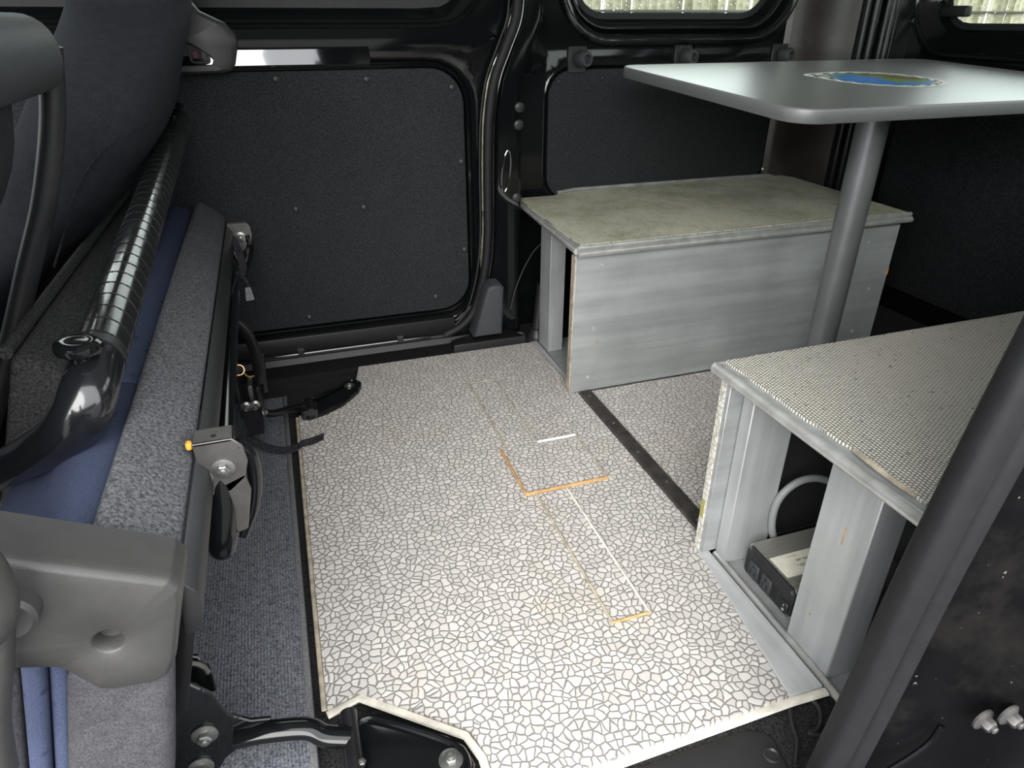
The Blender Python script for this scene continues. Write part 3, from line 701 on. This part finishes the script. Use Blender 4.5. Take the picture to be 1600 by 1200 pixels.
def letters(body, loc, size, mat, parent, R3, name='print'):
    cu = D.curves.new(name, 'FONT'); cu.body = body; cu.size = size; cu.extrude = .0001; cu.align_x = 'LEFT'
    o = D.objects.new(name, cu); COL.objects.link(o); dg = bpy.context.evaluated_depsgraph_get(); me = D.meshes.new_from_object(o.evaluated_get(dg)); D.objects.remove(o)
    me.transform(Matrix.Translation(loc) @ R3); me.materials.clear(); me.materials.append(M[mat])
    o = D.objects.new(name, me); COL.objects.link(o); attach(o, parent); return o
Rl = Matrix.Rotation(PI, 4, 'Z')
letters('500W/12V~', (IX+.078, .614, z1+.0003), .0085, 'ink', lb, Rl)
letters('DC/AC', (IX+.112, .607, z1+.0003), .010, 'ink', lb, Rl)
letters('MODEL 800', (IX+.072, .6235, z1+.0003), .006, 'ink', lb, Rl)
letters('1EEH71', (IX+.052, .634, z1+.0003), .007, 'rawedge', lb, Rl)
for yc in (.655, .624):
    bm = B(); box(bm, IX-.0075, IX-.003, yc-.0115, yc+.0115, z0+.005, z0+.033, .0012, 1); s = obj('socket', bm, 'plastic_m', fp)
    bm = B(); x = IX-.0077
    for dy, dz, hh, ww in ((-.005, -.004, .004, .0010), (.005, -.004, .004, .0010)): box(bm, x, x+.0003, yc+dy-ww, yc+dy+ww, z0+.019+dz-hh, z0+.019+dz+hh)
    lathe(bm, [(.0022, 0), (.0022, .0003)], (x, yc, z0+.0275), 'x', 12); obj('socket_slots', bm, 'black', s)
bm = B(); box(bm, IX-.0075, IX-.003, .571, .586, z0+.005, z0+.025, .0012, 1); s = obj('rocker_switch', bm, 'plastic_d', fp)
bm = B(); lathe(bm, [(.0022, 0), (.0022, .0003), (.0014, .0003), (.0014, 0)], (IX-.0078, .5785, z0+.0105), 'x', 14); box(bm, IX-.0078, IX-.0075, .5781, .5789, z0+.017, z0+.021); obj('switch_marks', bm, 'white', s)
bm = B()
for r in range(3):
    for k in range(16): 
        y = .664-k*.0058-(r % 2)*.0029; lathe(bm, [(.0011, 0), (.0011, .0003)], (IX-.0043, y, z1-.0045-r*.0035), 'x', 8)
for r in range(5):
    for y in (.640, .6365, .608, .6045, .601, .5915, .570): lathe(bm, [(.0011, 0), (.0011, .0003)], (IX-.0043, y, z0+.008+r*.0050), 'x', 8)
o = obj('vent_holes', bm, 'black', fp); o['kind'] = 'stuff'
bm = B(); lathe(bm, [(.0030, 0), (.0028, -.0010), (.001, -.0012)], (IX-.0040, .6735, z1-.0055), 'x', 12); s0 = obj('screw', bm, 'steel', fp)
copies(s0, [(IX-.0040, .5715, z1-.0075), (IX-.0040, .572, z0+.0035)], fp, (IX-.0040, .6735, z1-.0055))
# grey hose looping up behind it
bm = B(); tube(bm, [(.72, .690, -.002), (.690, .690, .045), (.684, .692, .09), (.694, .692, .125), (.725, .690, .146), (.77, .688, .138), (.82, .68, .10), (.86, .66, .04), (.88, .64, -.002)], .0062, 12, True, 6)
tag(obj('cable_conduit', bm, 'hose'), 'pale grey conduit looping up behind the power inverter', 'cable')

# ================================================================== table
t = thing('table', 'silver pedestal table with a round map sticker, standing in the aisle', 'table', (1.126, 1.117, 0))
def tz(y): return .672+.048*(y-.952)
def tpt(x, y, dz): return (x, y-dz*.048, tz(y)+dz)
def ttop(e): return rr(.806, 1.745, .950, 1.617, .055, 10, e)
def L(e, dz): return [tpt(x, y, dz) for x, y in ttop(e)]
bm = B(); loft(bm, [L(-.006, -.0245), L(-.002, -.0238), L(0, -.021), L(0, -.004), L(-.001, -.0015), L(-.0025, -.0003)], True, False); loft(bm, [L(-.0025, -.0003), L(-.003, -.0008)]); obj('edge_band', bm, 'aluedge', t)
bm = B(); loft(bm, [L(-.003, -.006), L(-.003, -.0008)], True, True); top = obj('table_top', bm, 'alu', t)
bm = B(); lathe(bm, [(.0305, .001), (.0305, .655)], (1.126, 1.117, 0), 'z', 40); obj('pole', bm, 'pole', t)
bm = B(); lathe(bm, [(.08, 0), (.08, .004), (.07, .010), (.04, .016), (.034, .03), (.0308, .034)], (1.126, 1.117, .001), 'z', 40); obj('floor_socket', bm, 'pole', t)
bm = B(); lathe(bm, [(.0312, .640), (.0312, .650), (.055, .6505), (.055, .6545)], (1.126, 1.117, 0), 'z', 40); obj('top_socket', bm, 'pole', t)
# map sticker: a disc with a chequered rim running out to a point
sc_, sr = (1.262, 1.262), .128
def st(u, v, dz): return tpt(sc_[0]+u, sc_[1]+v, dz)
def srad(a):
    d = abs((a-math.radians(142)+PI) % (2*PI)-PI); return sr*(1+.22*math.exp(-(d/.32)**2))
bm = B(); n = 60
R0 = [bm.verts.new(st(.80*sr*math.cos(2*PI*k/n), .80*sr*math.sin(2*PI*k/n), -.0003)) for k in range(n)]; bm.faces.new(R0); sk = obj('sticker', bm, 'map', top)
bm = B(); n = 72
for j, (a_, b_) in enumerate(((.81, .87), (.87, .93), (.93, 1.0))):
    for k in range(n):
        q = []
        for rad, kk in ((a_, k), (b_, k), (b_, k+1), (a_, k+1)):
            a = 2*PI*kk/n; r = srad(a)*rad if rad > .85 else sr*rad; q.append(bm.verts.new(st(r*math.cos(a), r*math.sin(a), -.0003)))
        f = bm.faces.new(q); f.material_index = ((k//2)+j) % 2 if j < 2 else 1
obj('chequered_rim', bm, None, sk, mats=['black', 'white'])

# ================================================================== coat hooks on the far wall
for k, (x, lab) in enumerate(((.784, 'black knob in a square clip under the side window, leftmost of the row'), (1.098, 'black knob in a square clip under the middle of the side window'), (1.414, 'black knob in a ribbed clip at the right end under the side window'))):
    t = thing('peg_knob', lab, 'knob', (x, 1.806, .709), 'knobs in clips under the side window')
    bm = B(); box(bm, x-.026, x+.026, 1.7985, 1.8055, .675, .738, .002, 1)
    for j in range(6): box(bm, x-.022+j*.008, x-.018+j*.008, 1.796, 1.799, .728, .738)
    obj('square_clip', bm, 'plastic_d', t)
    bm = B(); Rk = Matrix.Rotation(PI/2, 4, 'X') @ Matrix.Rotation(math.radians(18), 4, 'Y')
    lathe(bm, [(.018, 0), (.020, .004), (.020, .030), (.017, .035), (.0115, .035), (.0105, .022), (.004, .022)], (x+.004, 1.798, .709), 'z', 22, Rk); obj('knob', bm, 'plastic_m', t)
# thin wire and a wheel-arch tie-down behind the far bench
bm = B(); tube(bm, [(.662, 1.70, .26), (.635, 1.70, .238), (.605, 1.70, .19), (.580, 1.70, .13), (.566, 1.70, .075)], .0016, 6, True, 6)
tag(obj('loose_wire', bm, 'steel_d'), 'thin grey wire curving down the pillar beside the far bench post', 'wire')
t = thing('floor_anchor', 'small black floor anchor ring at the pillar foot beside the far bench', 'anchor', (.585, 1.655, -.02))
bm = B(); tube(bm, [(.575+.016*math.cos(a), 1.652, .004+.016*math.sin(a)) for a in [k*PI/8-.3 for k in range(14)]], .0035, 8); obj('ring', bm, 'steel_d', t)
bm = B(); lathe(bm, [(.020, -.02), (.020, -.008), (.012, -.004)], (.585, 1.655, 0), 'z', 16); obj('foot', bm, 'plastic_d', t)
t = thing('strut_end', 'black cylindrical strut standing on the floor behind the far bench post', 'strut', (.640, 1.66, -.02))
bm = B(); tube(bm, [(.634, 1.662, .022), (.642, 1.668, .085), (.65, 1.672, .15)], .014, 14); obj('rod', bm, 'plastic_d', t)
bm = B(); lathe(bm, [(.026, -.022), (.027, -.002), (.022, .010), (.014, .022)], (.632, 1.660, 0), 'z', 20); obj('boot', bm, 'plastic_d', t)
bm = B(); lathe(bm, [(.0275, 0), (.0285, .003), (.0275, .006)], (.632, 1.660, -.012), 'z', 20); obj('bright_ring', bm, 'steel', t)
# black cord loop on the near sill
bm = B(); tube(bm, [(.500, .378, -.0175), (.520, .400, -.016), (.528, .420, -.013), (.540, .440, -.010), (.556, .452, -.008), (.572, .444, -.008), (.576, .428, -.010), (.566, .412, -.012), (.552, .404, -.013), (.540, .404, -.013), (.556, .396, -.014), (.580, .392, -.014), (.600, .394, -.012)], .0030, 8, True, 6)
tag(obj('cord_loop', bm, 'plastic_d'), 'loop of thin black cord lying on the sill by the near bench', 'cord')

# ================================================================== folded rear seat
def lean(z): return -.128-(.402-z)*.36
t = thing('folded_rear_seat', 'rear seat folded up against the front seats, grey felt and navy cushion', 'seat', (-.28, 1.05, -.01))
def slab(name, pts, ya, yb, bev, mat, parent=None, seg=3):
    bm = B(); prism(bm, pts, ya, yb, 'y', bev, seg, True); return obj(name, bm, mat, parent or t, 50)
# cushion base: grey felt over its rear edge
slab('felt_cushion_base', [(-.128, .402), (-.140, .414), (-.172, .440), (-.185, .443), (-.300, .120), (-.250, .085), (-.205, .180)], .480, 1.665, .006, 'felt')
slab('underside_lip', [(-.1275, .400), (-.116, .385), (-.115, .366), (-.122, .340), (-.135, .340)], .470, 1.660, .0015, 'plastic_d', None, 1)
slab('underside_cover', [(-.125, .345), (-.168, .190), (-.183, .190), (-.140, .345)], .520, 1.655, .0015, 'matte', None, 1)
# navy cushion face bulging between base and backrest
slab('navy_cushion', [(-.178, .380), (-.186, .418), (-.200, .432), (-.225, .440), (-.250, .436), (-.262, .420), (-.330, .120), (-.290, .100)], .80, 1.650, .010, 'navy')
slab('navy_cushion_end', [(-.178, .380), (-.186, .418), (-.200, .430), (-.225, .430), (-.250, .412), (-.285, .372), (-.340, .340), (-.41, .12), (-.290, .100)], .486, .806, .012, 'navy')
# backrest: dark felt with a rolled welt
bk = slab('felt_backrest', [(-.258, .420), (-.268, .446), (-.285, .464), (-.312, .474), (-.44, .12), (-.34, .10)], .810, 1.650, .012, 'felt_d')
bm = B(); tube(bm, [(-.318, .82, .4735), (-.316, 1.1, .475), (-.314, 1.645, .475)], .0075, 10); obj('rolled_welt', bm, 'felt_d', bk)
# side bolsters at the near end with navy edges between
slab('side_bolster', [(-.143, .335), (-.220, .350), (-.262, .195), (-.300, .03), (-.215, .03), (-.172, .200)], .452, .482, .013, 'bolster')
slab('navy_side_edge', [(-.217, .350), (-.228, .360), (-.270, .19), (-.31, .03), (-.296, .03), (-.258, .19)], .456, .482, .005, 'navy')
slab('navy_side_edge', [(-.228, .365), (-.243, .372), (-.287, .19), (-.335, .03), (-.312, .03), (-.272, .19)], .450, .482, .006, 'navy')
slab('backrest_bolster', [(-.243, .370), (-.335, .400), (-.39, .20), (-.42, .03), (-.335, .03), (-.288, .20)], .446, .486, .015, 'bolster')
# grey trim cover over the hinge with a finger hole
to = [(-.330, .535), (-.212, .474), (-.135, .434), (-.124, .428), (-.119, .418), (-.1205, .405), (-.138, .345), (-.146, .330), (-.156, .325), (-.186, .328), (-.196, .332), (-.206, .350), (-.216, .366), (-.228, .372), (-.330, .405)]
hc = (-.1765, .384)
def tk(k): return [(hc[0]+(p[0]-hc[0])*k, hc[1]+(p[1]-hc[1])*k) for p in to]
def hole(r): return [(hc[0]+r*math.cos(a), hc[1]+r*math.sin(a)) for a in [2*PI*k/24 for k in range(24)]]
bm = B(); frame_plate(bm, [(to, .490), (to, .452), (tk(.985), .445), (tk(.95), .4405), (tk(.90), .4385), (hole(.0125), .4375), (hole(.0105), .4395), (hole(.0088), .452), (hole(.004), .453)], hc, 'y', 140, True, to); tcv = obj('hinge_trim_cover', bm, 'plastic', t, 60)
bm = B(); lathe(bm, [(.019, -.0), (.019, -.016), (.016, -.019), (.004, -.019)], (-.224, .441, .437), 'y', 26); rl = obj('recline_pivot', bm, 'plastic', t)
bm = B(); tube(bm, [(-.224, .424, .437), (-.236, .420, .400), (-.252, .416, .350), (-.262, .414, .300)], .012, 12, True, 5, None, .55); obj('recline_lever', bm, 'plastic', t)
# front bracket with bolts, and the folded leg behind it
def bracket(y, zt, k, label):
    b = B()
    prism(b, [(-.126, zt), (-.088, zt), (-.079, zt-.010), (-.077, zt-.030), (-.083, zt-.050), (-.100, zt-.064), (-.122, zt-.066), (-.126, zt-.050)], y, y+.0035, 'y', .0008, 1)
    box(b, -.126, -.088, y, y+.030, zt-.0035, zt, .001, 1)
    o = obj('leg_bracket', b, 'steel_d', t)
    hexbolt(o, (-.102, y-.0002, zt-.034), 'y', .0068, .006)
    hexbolt(o, (-.122, y-.0002, zt-.042), 'y', .005, .003)
    b = B(); lathe(b, [(.0028, 0), (.0028, .0004)], (-.106, y+.012, zt), 'z', 12); obj('bracket_hole', b, 'black', o)
    return o
b1 = bracket(.650, .418, 0, '')
b2 = bracket(1.600, .405, 1, '')
bm = B(); box(bm, -.1325, -.1265, .651, .660, .411, .419, .0015, 1); obj('orange_clip', bm, 'orange_p', t)
# leg: curved black channel below the bracket
bm = B(); tube(bm, [(-.084, .657, .408), (-.075, .662, .388), (-.076, .666, .352), (-.085, .668, .315), (-.102, .668, .280)], .0075, 12, True, 6); obj('leg_rim', bm, 'paint', t)
bm = B(); tube(bm, [(-.108, .664, .370), (-.112, .662, .33), (-.119, .660, .295), (-.1245, .658, .272), (-.126, .657, .265), (-.127, .6565, .2615)], .016, 16, True, 0, [.014, .017, .0175, .015, .011, .004]); obj('folded_leg', bm, 'paint', t)
bm = B(); prism(bm, [(-.108, .362), (-.083, .372), (-.080, .350), (-.092, .300), (-.104, .296)], .650, .656, 'y', .001, 1); obj('leg_plate', bm, 'steel_d', t)
bm = B(); tube(bm, [(-.119, 1.600, .352), (-.116, 1.35, .345), (-.118, .95, .325), (-.119, .72, .314)], .0115, 14, True, 6); obj('folded_leg', bm, 'paint', t)
bm = B(); tube(bm, [(-.090, 1.606, .375), (-.087, 1.60, .345), (-.097, 1.52, .330), (-.110, 1.42, .330), (-.114, 1.35, .335)], .009, 10, True, 6); obj('folded_leg', bm, 'paint', t)
# release strap tied at the far bracket with its tag
bm = B(); ribbon(bm, [(-.122, 1.575, .385), (-.108, 1.52, .372), (-.100, 1.45, .352), (-.106, 1.40, .345)], (1, -.1, -.4), .016, .003); ribbon(bm, [(-.106, 1.42, .345), (-.1195, 1.30, .345), (-.1215, 1.18, .330), (-.1235, 1.10, .312)], (0.5, 0, 1), .022, .002); obj('release_strap', bm, 'webbing', t)
bm = B(); tube(bm, [(-.108, 1.40, .352), (-.100, 1.39, .352), (-.092, 1.375, .342), (-.090, 1.36, .330)], .0022, 6, True, 6); tube(bm, [(-.108, 1.40, .356), (-.113, 1.37, .352), (-.118, 1.34, .346)], .0022, 6, True, 6); st_ = obj('tie_cord', bm, 'webbing', t)
bm = B(); prism(bm, [(-.096, .338), (-.086, .338), (-.083, .312), (-.099, .311)], 1.352, 1.354, 'y'); obj('strap_tag', bm, 'binding', t)
# floor latch hanging from the seat, with its copper spring
bm = B(); tube(bm, [(-.150, 1.44, .250), (-.118, 1.43, .215), (-.104, 1.40, .165), (-.108, 1.36, .120)], .008, 10, True, 6, None, 1.6); tube(bm, [(-.094, 1.415, .165), (-.098, 1.36, .10)], .006, 8)
prism(bm, [(-.148, .085), (-.104, .085), (-.112, .030), (-.138, .028)], 1.310, 1.316, 'y', .001, 1); box(bm, -.112, -.104, 1.310, 1.40, .07, .14, .002, 1); box(bm, -.150, -.143, 1.310, 1.40, .07, .20, .002, 1); lt = obj('floor_latch', bm, 'paint2', t)
bm = B(); Rc = Vector((.10, -.86, .5)).to_track_quat('Z', 'Y').to_matrix(); tube(bm, [Vector((-.142, 1.380, .150))+Rc @ Vector((.0105*math.cos(a), .0105*math.sin(a), .0042*a/(2*PI))) for a in [k*PI/9 for k in range(64)]], .0022, 8); tube(bm, [(-.132, 1.376, .143), (-.126, 1.372, .137), (-.112, 1.372, .136)], .0022, 8, True, 4); obj('copper_spring', bm, 'copper', lt)
l0 = hexbolt(lt, (-.136, 1.312, .100), 'y', .006, .012); copies(l0, [(-.118, 1.312, .100)], lt, (-.136, 1.312, .100))
bm = B(); box(bm, -.128, -.118, 1.33, 1.37, .10, .135, .0015, 1); obj('latch_pawl', bm, 'steel', lt)

# ---- fold-down hinges that tie the seat to the floor
def hinge_far():
    t = thing('seat_hinge', 'black far seat hinge bolted at the corner of the vinyl floor', 'hinge', (.05, 1.47, -.02))
    pts = [(-.035, 1.402), (-.020, 1.385), (.018, 1.398), (.060, 1.425), (.104, 1.478), (.112, 1.500), (.106, 1.520), (.086, 1.530), (.060, 1.505), (.010, 1.468), (-.020, 1.462), (-.040, 1.440)]
    bm = B(); prism(bm, pts, -.018, .012, 'z', .006, 3, False); pl = obj('floor_plate', bm, 'paint', t)
    bm = B(); tube(bm, [(-.028, 1.458, .014), (.006, 1.465, .016), (.058, 1.500, .015), (.092, 1.526, .013), (.110, 1.508, .012), (.106, 1.480, .012)], .0035, 8, True, 5); obj('rolled_edge', bm, 'paint', pl)
    hexbolt(pl, (.085, 1.502, .0122), 'z', .007, .005)
    bm = B(); tube(bm, [(-.112, 1.318, .078), (-.090, 1.345, .055), (-.050, 1.400, .030), (-.016, 1.420, .018)], .0085, 12, True, 5); obj('link_arm', bm, 'paint', t)
    bm = B(); box(bm, -.034, .004, 1.390, 1.432, -.018, .022, .004, 2); tube(bm, [(-.012, 1.385, .020), (-.012, 1.440, .020)], .010, 12); obj('knuckle', bm, 'paint2', t)
    hexbolt(t, (-.106, 1.306, .082), 'x', .0065, .006, 'bolt', 'steel', 1)
    return t
hinge_far()
t = thing('seat_hinge', 'black near seat hinge with large bolts, between folded seat and front step', 'hinge', (0, .55, -.02))
pts = [(-.028, .470), (-.030, .560), (-.020, .590), (-.004, .598), (.020, .590), (.094, .535), (.112, .515), (.118, .490), (.108, .468), (.085, .458)]
bm = B(); frame_plate(bm, [(pts, -.020), (pts, .002)] , (.03, .52), 'y', 120, False, pts); bm.free()
bm = B(); prism(bm, pts, -.020, .012, 'z', .008, 3); pl = obj('floor_plate', bm, 'paint', t)
bm = B(); tube(bm, [(-.018, .575, .012), (-.004, .586, .014), (.020, .578, .014), (.088, .528, .013), (.106, .506, .012), (.108, .486, .012), (.098, .472, .012)], .0042, 8, True, 6); obj('rolled_edge', bm, 'paint', pl)
bm = B(); tube(bm, [(.012, .487, .012), (.034, .496, .013), (.060, .490, .013), (.075, .474, .012)], .004, 8, True, 6); obj('rolled_edge', bm, 'paint', pl)
hexbolt(pl, (.090, .500, .0122), 'z', .0085, .006)
bm = B(); box(bm, -.034, -.010, .500, .590, -.018, .024, .006, 3); tube(bm, [(-.020, .510, .022), (-.020, .596, .022)], .011, 14); kn = obj('knuckle', bm, 'paint2', t)
hexbolt(kn, (-.012, .520, .026), 'z', .005, .005, 'bolt', 'steel_d', 1, False)
bm = B(); tube(bm, [(-.150, .588, .045), (-.115, .582, .048), (-.070, .574, .044), (-.050, .566, .032), (-.022, .560, .024)], .014, 14, True, 6, None, .8); obj('link_arm', bm, 'paint', t)
bm = B(); prism(bm, [(-.205, .150), (-.180, .150), (-.162, .125), (-.152, .085), (-.130, .064), (-.108, .058), (-.110, .044), (-.140, .030), (-.168, .010), (-.180, -.0095), (-.235, -.0095)], .590, .596, 'y', .0015, 1); bp = obj('side_bracket', bm, 'paint', t)
bm = B(); prism(bm, [(-.215, .085), (-.213, .125), (-.205, .148), (-.190, .156), (-.174, .148), (-.166, .128), (-.166, .085)], .628, .634, 'y', .0015, 1); obj('rear_lobe', bm, 'paint', t)
bm = B(); tube(bm, [(-.190+.0245*math.cos(a), .617, .131+.0245*math.sin(a)) for a in [k*PI/8 for k in range(0, 9)]], .003, 8); lathe(bm, [(.0085, 0), (.0085, .032)], (-.186, .610, .088), 'z', 14); obj('pivot_sleeve', bm, 'steel_d', t)
hexbolt(bp, (-.181, .5895, .064), 'y', .0085, .009); hexbolt(bp, (-.196, .5895, .010), 'y', .0085, .009)
# webbing strap trailing over the vinyl
bm = B(); ribbon(bm, [(-.150, 1.33, .020), (-.115, 1.305, .000), (-.080, 1.289, -.007), (-.052, 1.287, -.004), (-.040, 1.288, .003), (-.018, 1.290, .004), (.006, 1.295, .008)], (.15, 1, .1), .023, .0025)
tag(obj('webbing_strap', bm, 'webbing'), 'short black webbing strap trailing from the carpet onto the vinyl floor', 'strap')

# ================================================================== taped grab bar above the seat
t = thing('grab_bar', 'black tape-wrapped tubular bar across the van above the folded seat', 'bar', (-.20, 1.1, .5))
A = Vector((-.2015, .725, .498)); Z = Vector((-.188, 1.690, .606))
bm = B(); tube(bm, [A, A.lerp(Z, .5), Z], .0245, 24); obj('taped_tube', bm, 'tape', t)
dr = (Z-A).normalized(); U = dr.cross(Vector((0, 0, 1))).normalized(); V = U.cross(dr)
bm = B(); helix = []; turns = 34
for k in range(turns*22+1):
    a = 2*PI*k/22; helix.append(A+dr*((Z-A).length*k/(turns*22))+U*(math.cos(a)*.0246)+V*(math.sin(a)*.0246))
tube(bm, helix, .00075, 5, False); obj('tape_edge', bm, 'rubber_g', t)
bm = B(); tube(bm, [A+dr*.004, Vector((-.2030, .692, .4915)), Vector((-.2060, .668, .482)), Vector((-.2150, .661, .466)), Vector((-.2340, .668, .445)), Vector((-.2610, .688, .422)), Vector((-.3000, .722, .392)), Vector((-.3450, .757, .361)), Vector((-.395, .785, .330))], .0225, 24, True, 8, [.0245, .0250, .0255, .0250, .0235, .0220, .0205, .019]); obj('bent_tube', bm, 'tubepaint', t)
bm = B(); tube(bm, [A-dr*.012, A+dr*.001], .0255, 24); obj('tube_collar', bm, 'plastic_d', t)
bm = B(); tube(bm, [Vector((-.2045, .681, .4875)), Vector((-.2052, .676, .4855))], .0255, 24); obj('tube_collar', bm, 'plastic_d', t)
bm = B(); kb = Vector((-.2065, .684, .5215)); lathe(bm, [(.010, -.014), (.010, -.004), (.0165, -.003), (.0205, .000), (.0215, .004), (.0205, .008), (.0170, .0105), (.012, .0112), (.008, .0104), (.002, .0102)], kb, 'z', 16, Matrix.Rotation(math.radians(6), 4, 'Y')); obj('mushroom_cap', bm, 'paint', t, 30)
bm = B(); lathe(bm, [(.014, 0), (.022, .003), (.022, .008), (.016, .012)], Z+Vector((-.004, .0, .026)), 'z', 18); tube(bm, [Z, Z+Vector((0, .03, .004))], .019, 16); obj('end_fitting', bm, 'paint', t)
bm = B(); box(bm, -.245, -.215, 1.60, 1.66, .535, .585, .004); bk2 = obj('mounting_bracket', bm, 'paint2', t)
hexbolt(bk2, (-.228, 1.599, .560), 'y', .007, .005)

# ================================================================== front seats
def front_seat(cy, dx, hw, label, near):
    off = (lambda z: 0) if near else (lambda z: max(0, z-.70)*1.0 if z < .83 else .13)
    t = thing('front_seat', label, 'seat', (-.45, cy, .1), 'front seats')
    prof = [(.20, -.55, .13, .96), (.32, -.49, .13, 1.0), (.42, -.385, .13, 1.08), (.50, -.288, .125, 1.08), (.58, -.214, .115, 1.06), (.66, -.160, .105, 1.02), (.73, -.135, .10, .90), (.79, -.112, .10, .62), (.83, -.102, .10, .44), (.88, -.096, .10, .40), (.96, -.092, .09, .38), (1.02, -.10, .08, .32), (1.05, -.13, .05, .22)]
    loops = []
    P = smooth_path([(z, x, h) for z, x, h, k in prof], 3); K = smooth_path([(k, 0, 0) for z, x, h, k in prof], 3)
    n = 44
    for p, k in zip(P, K):
        z, xr, h = p; LL = []
        for i in range(n):
            a = 2*PI*i/n; ca, sa = math.cos(a), math.sin(a)
            ex = lambda v, e: math.copysign(abs(v)**e, v)
            LL.append((xr-h+dx+ex(ca, .75)*h, cy+off(z)+ex(sa, .5)*hw*k.x, z))
        loops.append(LL)
    bm = B(); loft(bm, loops, True, True); o = obj('backrest', bm, 'seatcloth', t, 80)
    bm = B(); bmesh.ops.create_cube(bm, size=1); 
    bm.free(); bm = B(); box(bm, -1.08+dx, -.56+dx, cy-hw, cy+hw, .10, .28, .05, 4); obj('cushion', bm, 'seatcloth', t)
    bm = B(); box(bm, -.30+dx, -.19+dx, cy-.13, cy+.13, 1.07, 1.22, .04, 4); hr = obj('headrest', bm, 'seatcloth', t)
    bm = B(); tube(bm, [(-.24+dx, cy-.07, .98), (-.24+dx, cy-.07, 1.10)], .007, 10); tube(bm, [(-.24+dx, cy+.07, .98), (-.24+dx, cy+.07, 1.10)], .007, 10); obj('headrest_post', bm, 'steel', hr)
    return t, P, K
sf, PF, KF = front_seat(1.45, -.006, .24, 'charcoal cloth front seat seen from behind, farther from the open door', False)
sn, PN, KN = front_seat(.70, -.100, .255, 'charcoal front seat with side rail at the left edge, nearer the open door', True)
# stitched seam across the far seat's back
bm = B(); tube(bm, [(-.170, 1.345, .6545), (-.1749, 1.3066, .6540), (-.1946, 1.245, .651), (-.2297, 1.214, .6361), (-.2715, 1.203, .6007), (-.3045, 1.2017, .557), (-.335, 1.2156, .5011), (-.362, 1.215, .452)], .0020, 6, True, 5); obj('stitched_seam', bm, 'carpet_b', sf)
# rounded rail and moulded shoulder of the near seat
bm = B(); tube(bm, [(-.218, .950, .775), (-.236, .950, .70), (-.270, .950, .61), (-.310, .950, .53), (-.360, .950, .43), (-.43, .95, .30)], .0135, 14, True, 6); obj('side_rail', bm, 'plastic_d', sn)
bm = B(); box(bm, -.60, -.205, .60, .962, .728, .806, .032, 6); obj('shoulder_moulding', bm, 'plastic_m', sn)
# grey moulded grip at the left foreground
bm = B(); tube(bm, [(-.232, .405, .56), (-.222, .405, .52), (-.217, .405, .49), (-.221, .405, .462), (-.236, .405, .445)], .017, 16, True, 6)
tag(obj('door_grip', bm, 'plastic'), 'rounded grey plastic grip at the left edge in front of the hinge cover', 'grip')

# crumpled black liner and a loom clip between the near bench and the weatherstrip
rl_ = random.Random(4); bm = B()
loops = []
for k in range(12):
    f = k/11; c = Vector((.590+.040*f, .385, -.015+.150*f)); L_ = []
    for j in range(14):
        a = 2*PI*j/14; r = (.012+.012*math.sin(PI*f))*(1+rl_.uniform(-.28, .28)); L_.append(c+Vector((math.cos(a)*r*.8, math.sin(a)*r*1.2, math.cos(a)*r*.3)))
    loops.append(L_)
loft(bm, loops, True, True)
tag(obj('crumpled_liner', bm, 'paint2', None, 25), 'crumpled black plastic liner squeezed between near bench and rubber seal', 'liner')
bm = B(); tube(bm, [(.438, .300, .03), (.560, .292, .098), (.583, .292, .135)], .0035, 8, True, 6); obj('jamb_flange', bm, 'dusty', wall_near)

# ================================================================== labels of the setting
for n, l, c in (('floor', 'black carpeted metal floor of the van under the boards', 'floor'), ('ceiling', 'pale grey van headlining', 'ceiling'),
    ('wall_front', 'dark front bulkhead ahead of the front seats', 'wall'), ('wall_far', 'gloss black van side with felt quarter card and side window', 'wall'),
    ('wall_far_pillar', 'gloss black door pillar with round plugs between the far door and side window', 'pillar'), ('wall_rear_corner', 'brownish black rear corner pillar between side window and back door', 'pillar'), ('wall_near', 'dusty black door jamb at the right foreground', 'wall'),
    ('wall_near_front', 'black van side by the front seats', 'wall'), ('door_1', 'gloss black far sliding door with large black felt card', 'door'),
    ('door_2', 'black back door with a dark felt card', 'door'), ('window_1', 'rain-beaded side window with rounded corners above the far bench', 'window'),
    ('window_2', 'back door window at the upper right corner', 'window'), ('window_3', 'other back door window', 'window'), ('window_4', 'near rear side window', 'window'),
    ('trim_1', 'rubber weatherstrip curving down the far door opening', 'weatherstrip'), ('trim_2', 'black vertical ribs beside the back door', 'trim'),
    ('trim_3', 'thick ribbed rubber weatherstrip in the right foreground', 'weatherstrip'), ('trim_4', 'black grained plastic step plate along the near sill', 'sill plate'),
    ('trim_5', 'black stepped sill with door rail under the far door', 'sill'), ('trim_7', 'gloss black rocker panels below the door sills', 'sill panel'), ('trim_6', 'grey plastic foot cover of the far pillar', 'cover'), ('window_5', 'window of the far sliding door above the felt card', 'window'), ('wall_added_hedge', 'added dark hedge out of view, for the black paint to reflect', 'hedge'), ('ground', 'grey asphalt outside the van', 'ground')):
    o = D.objects.get(n)
    if o: o['label'] = l; o['category'] = c; o['kind'] = 'structure'
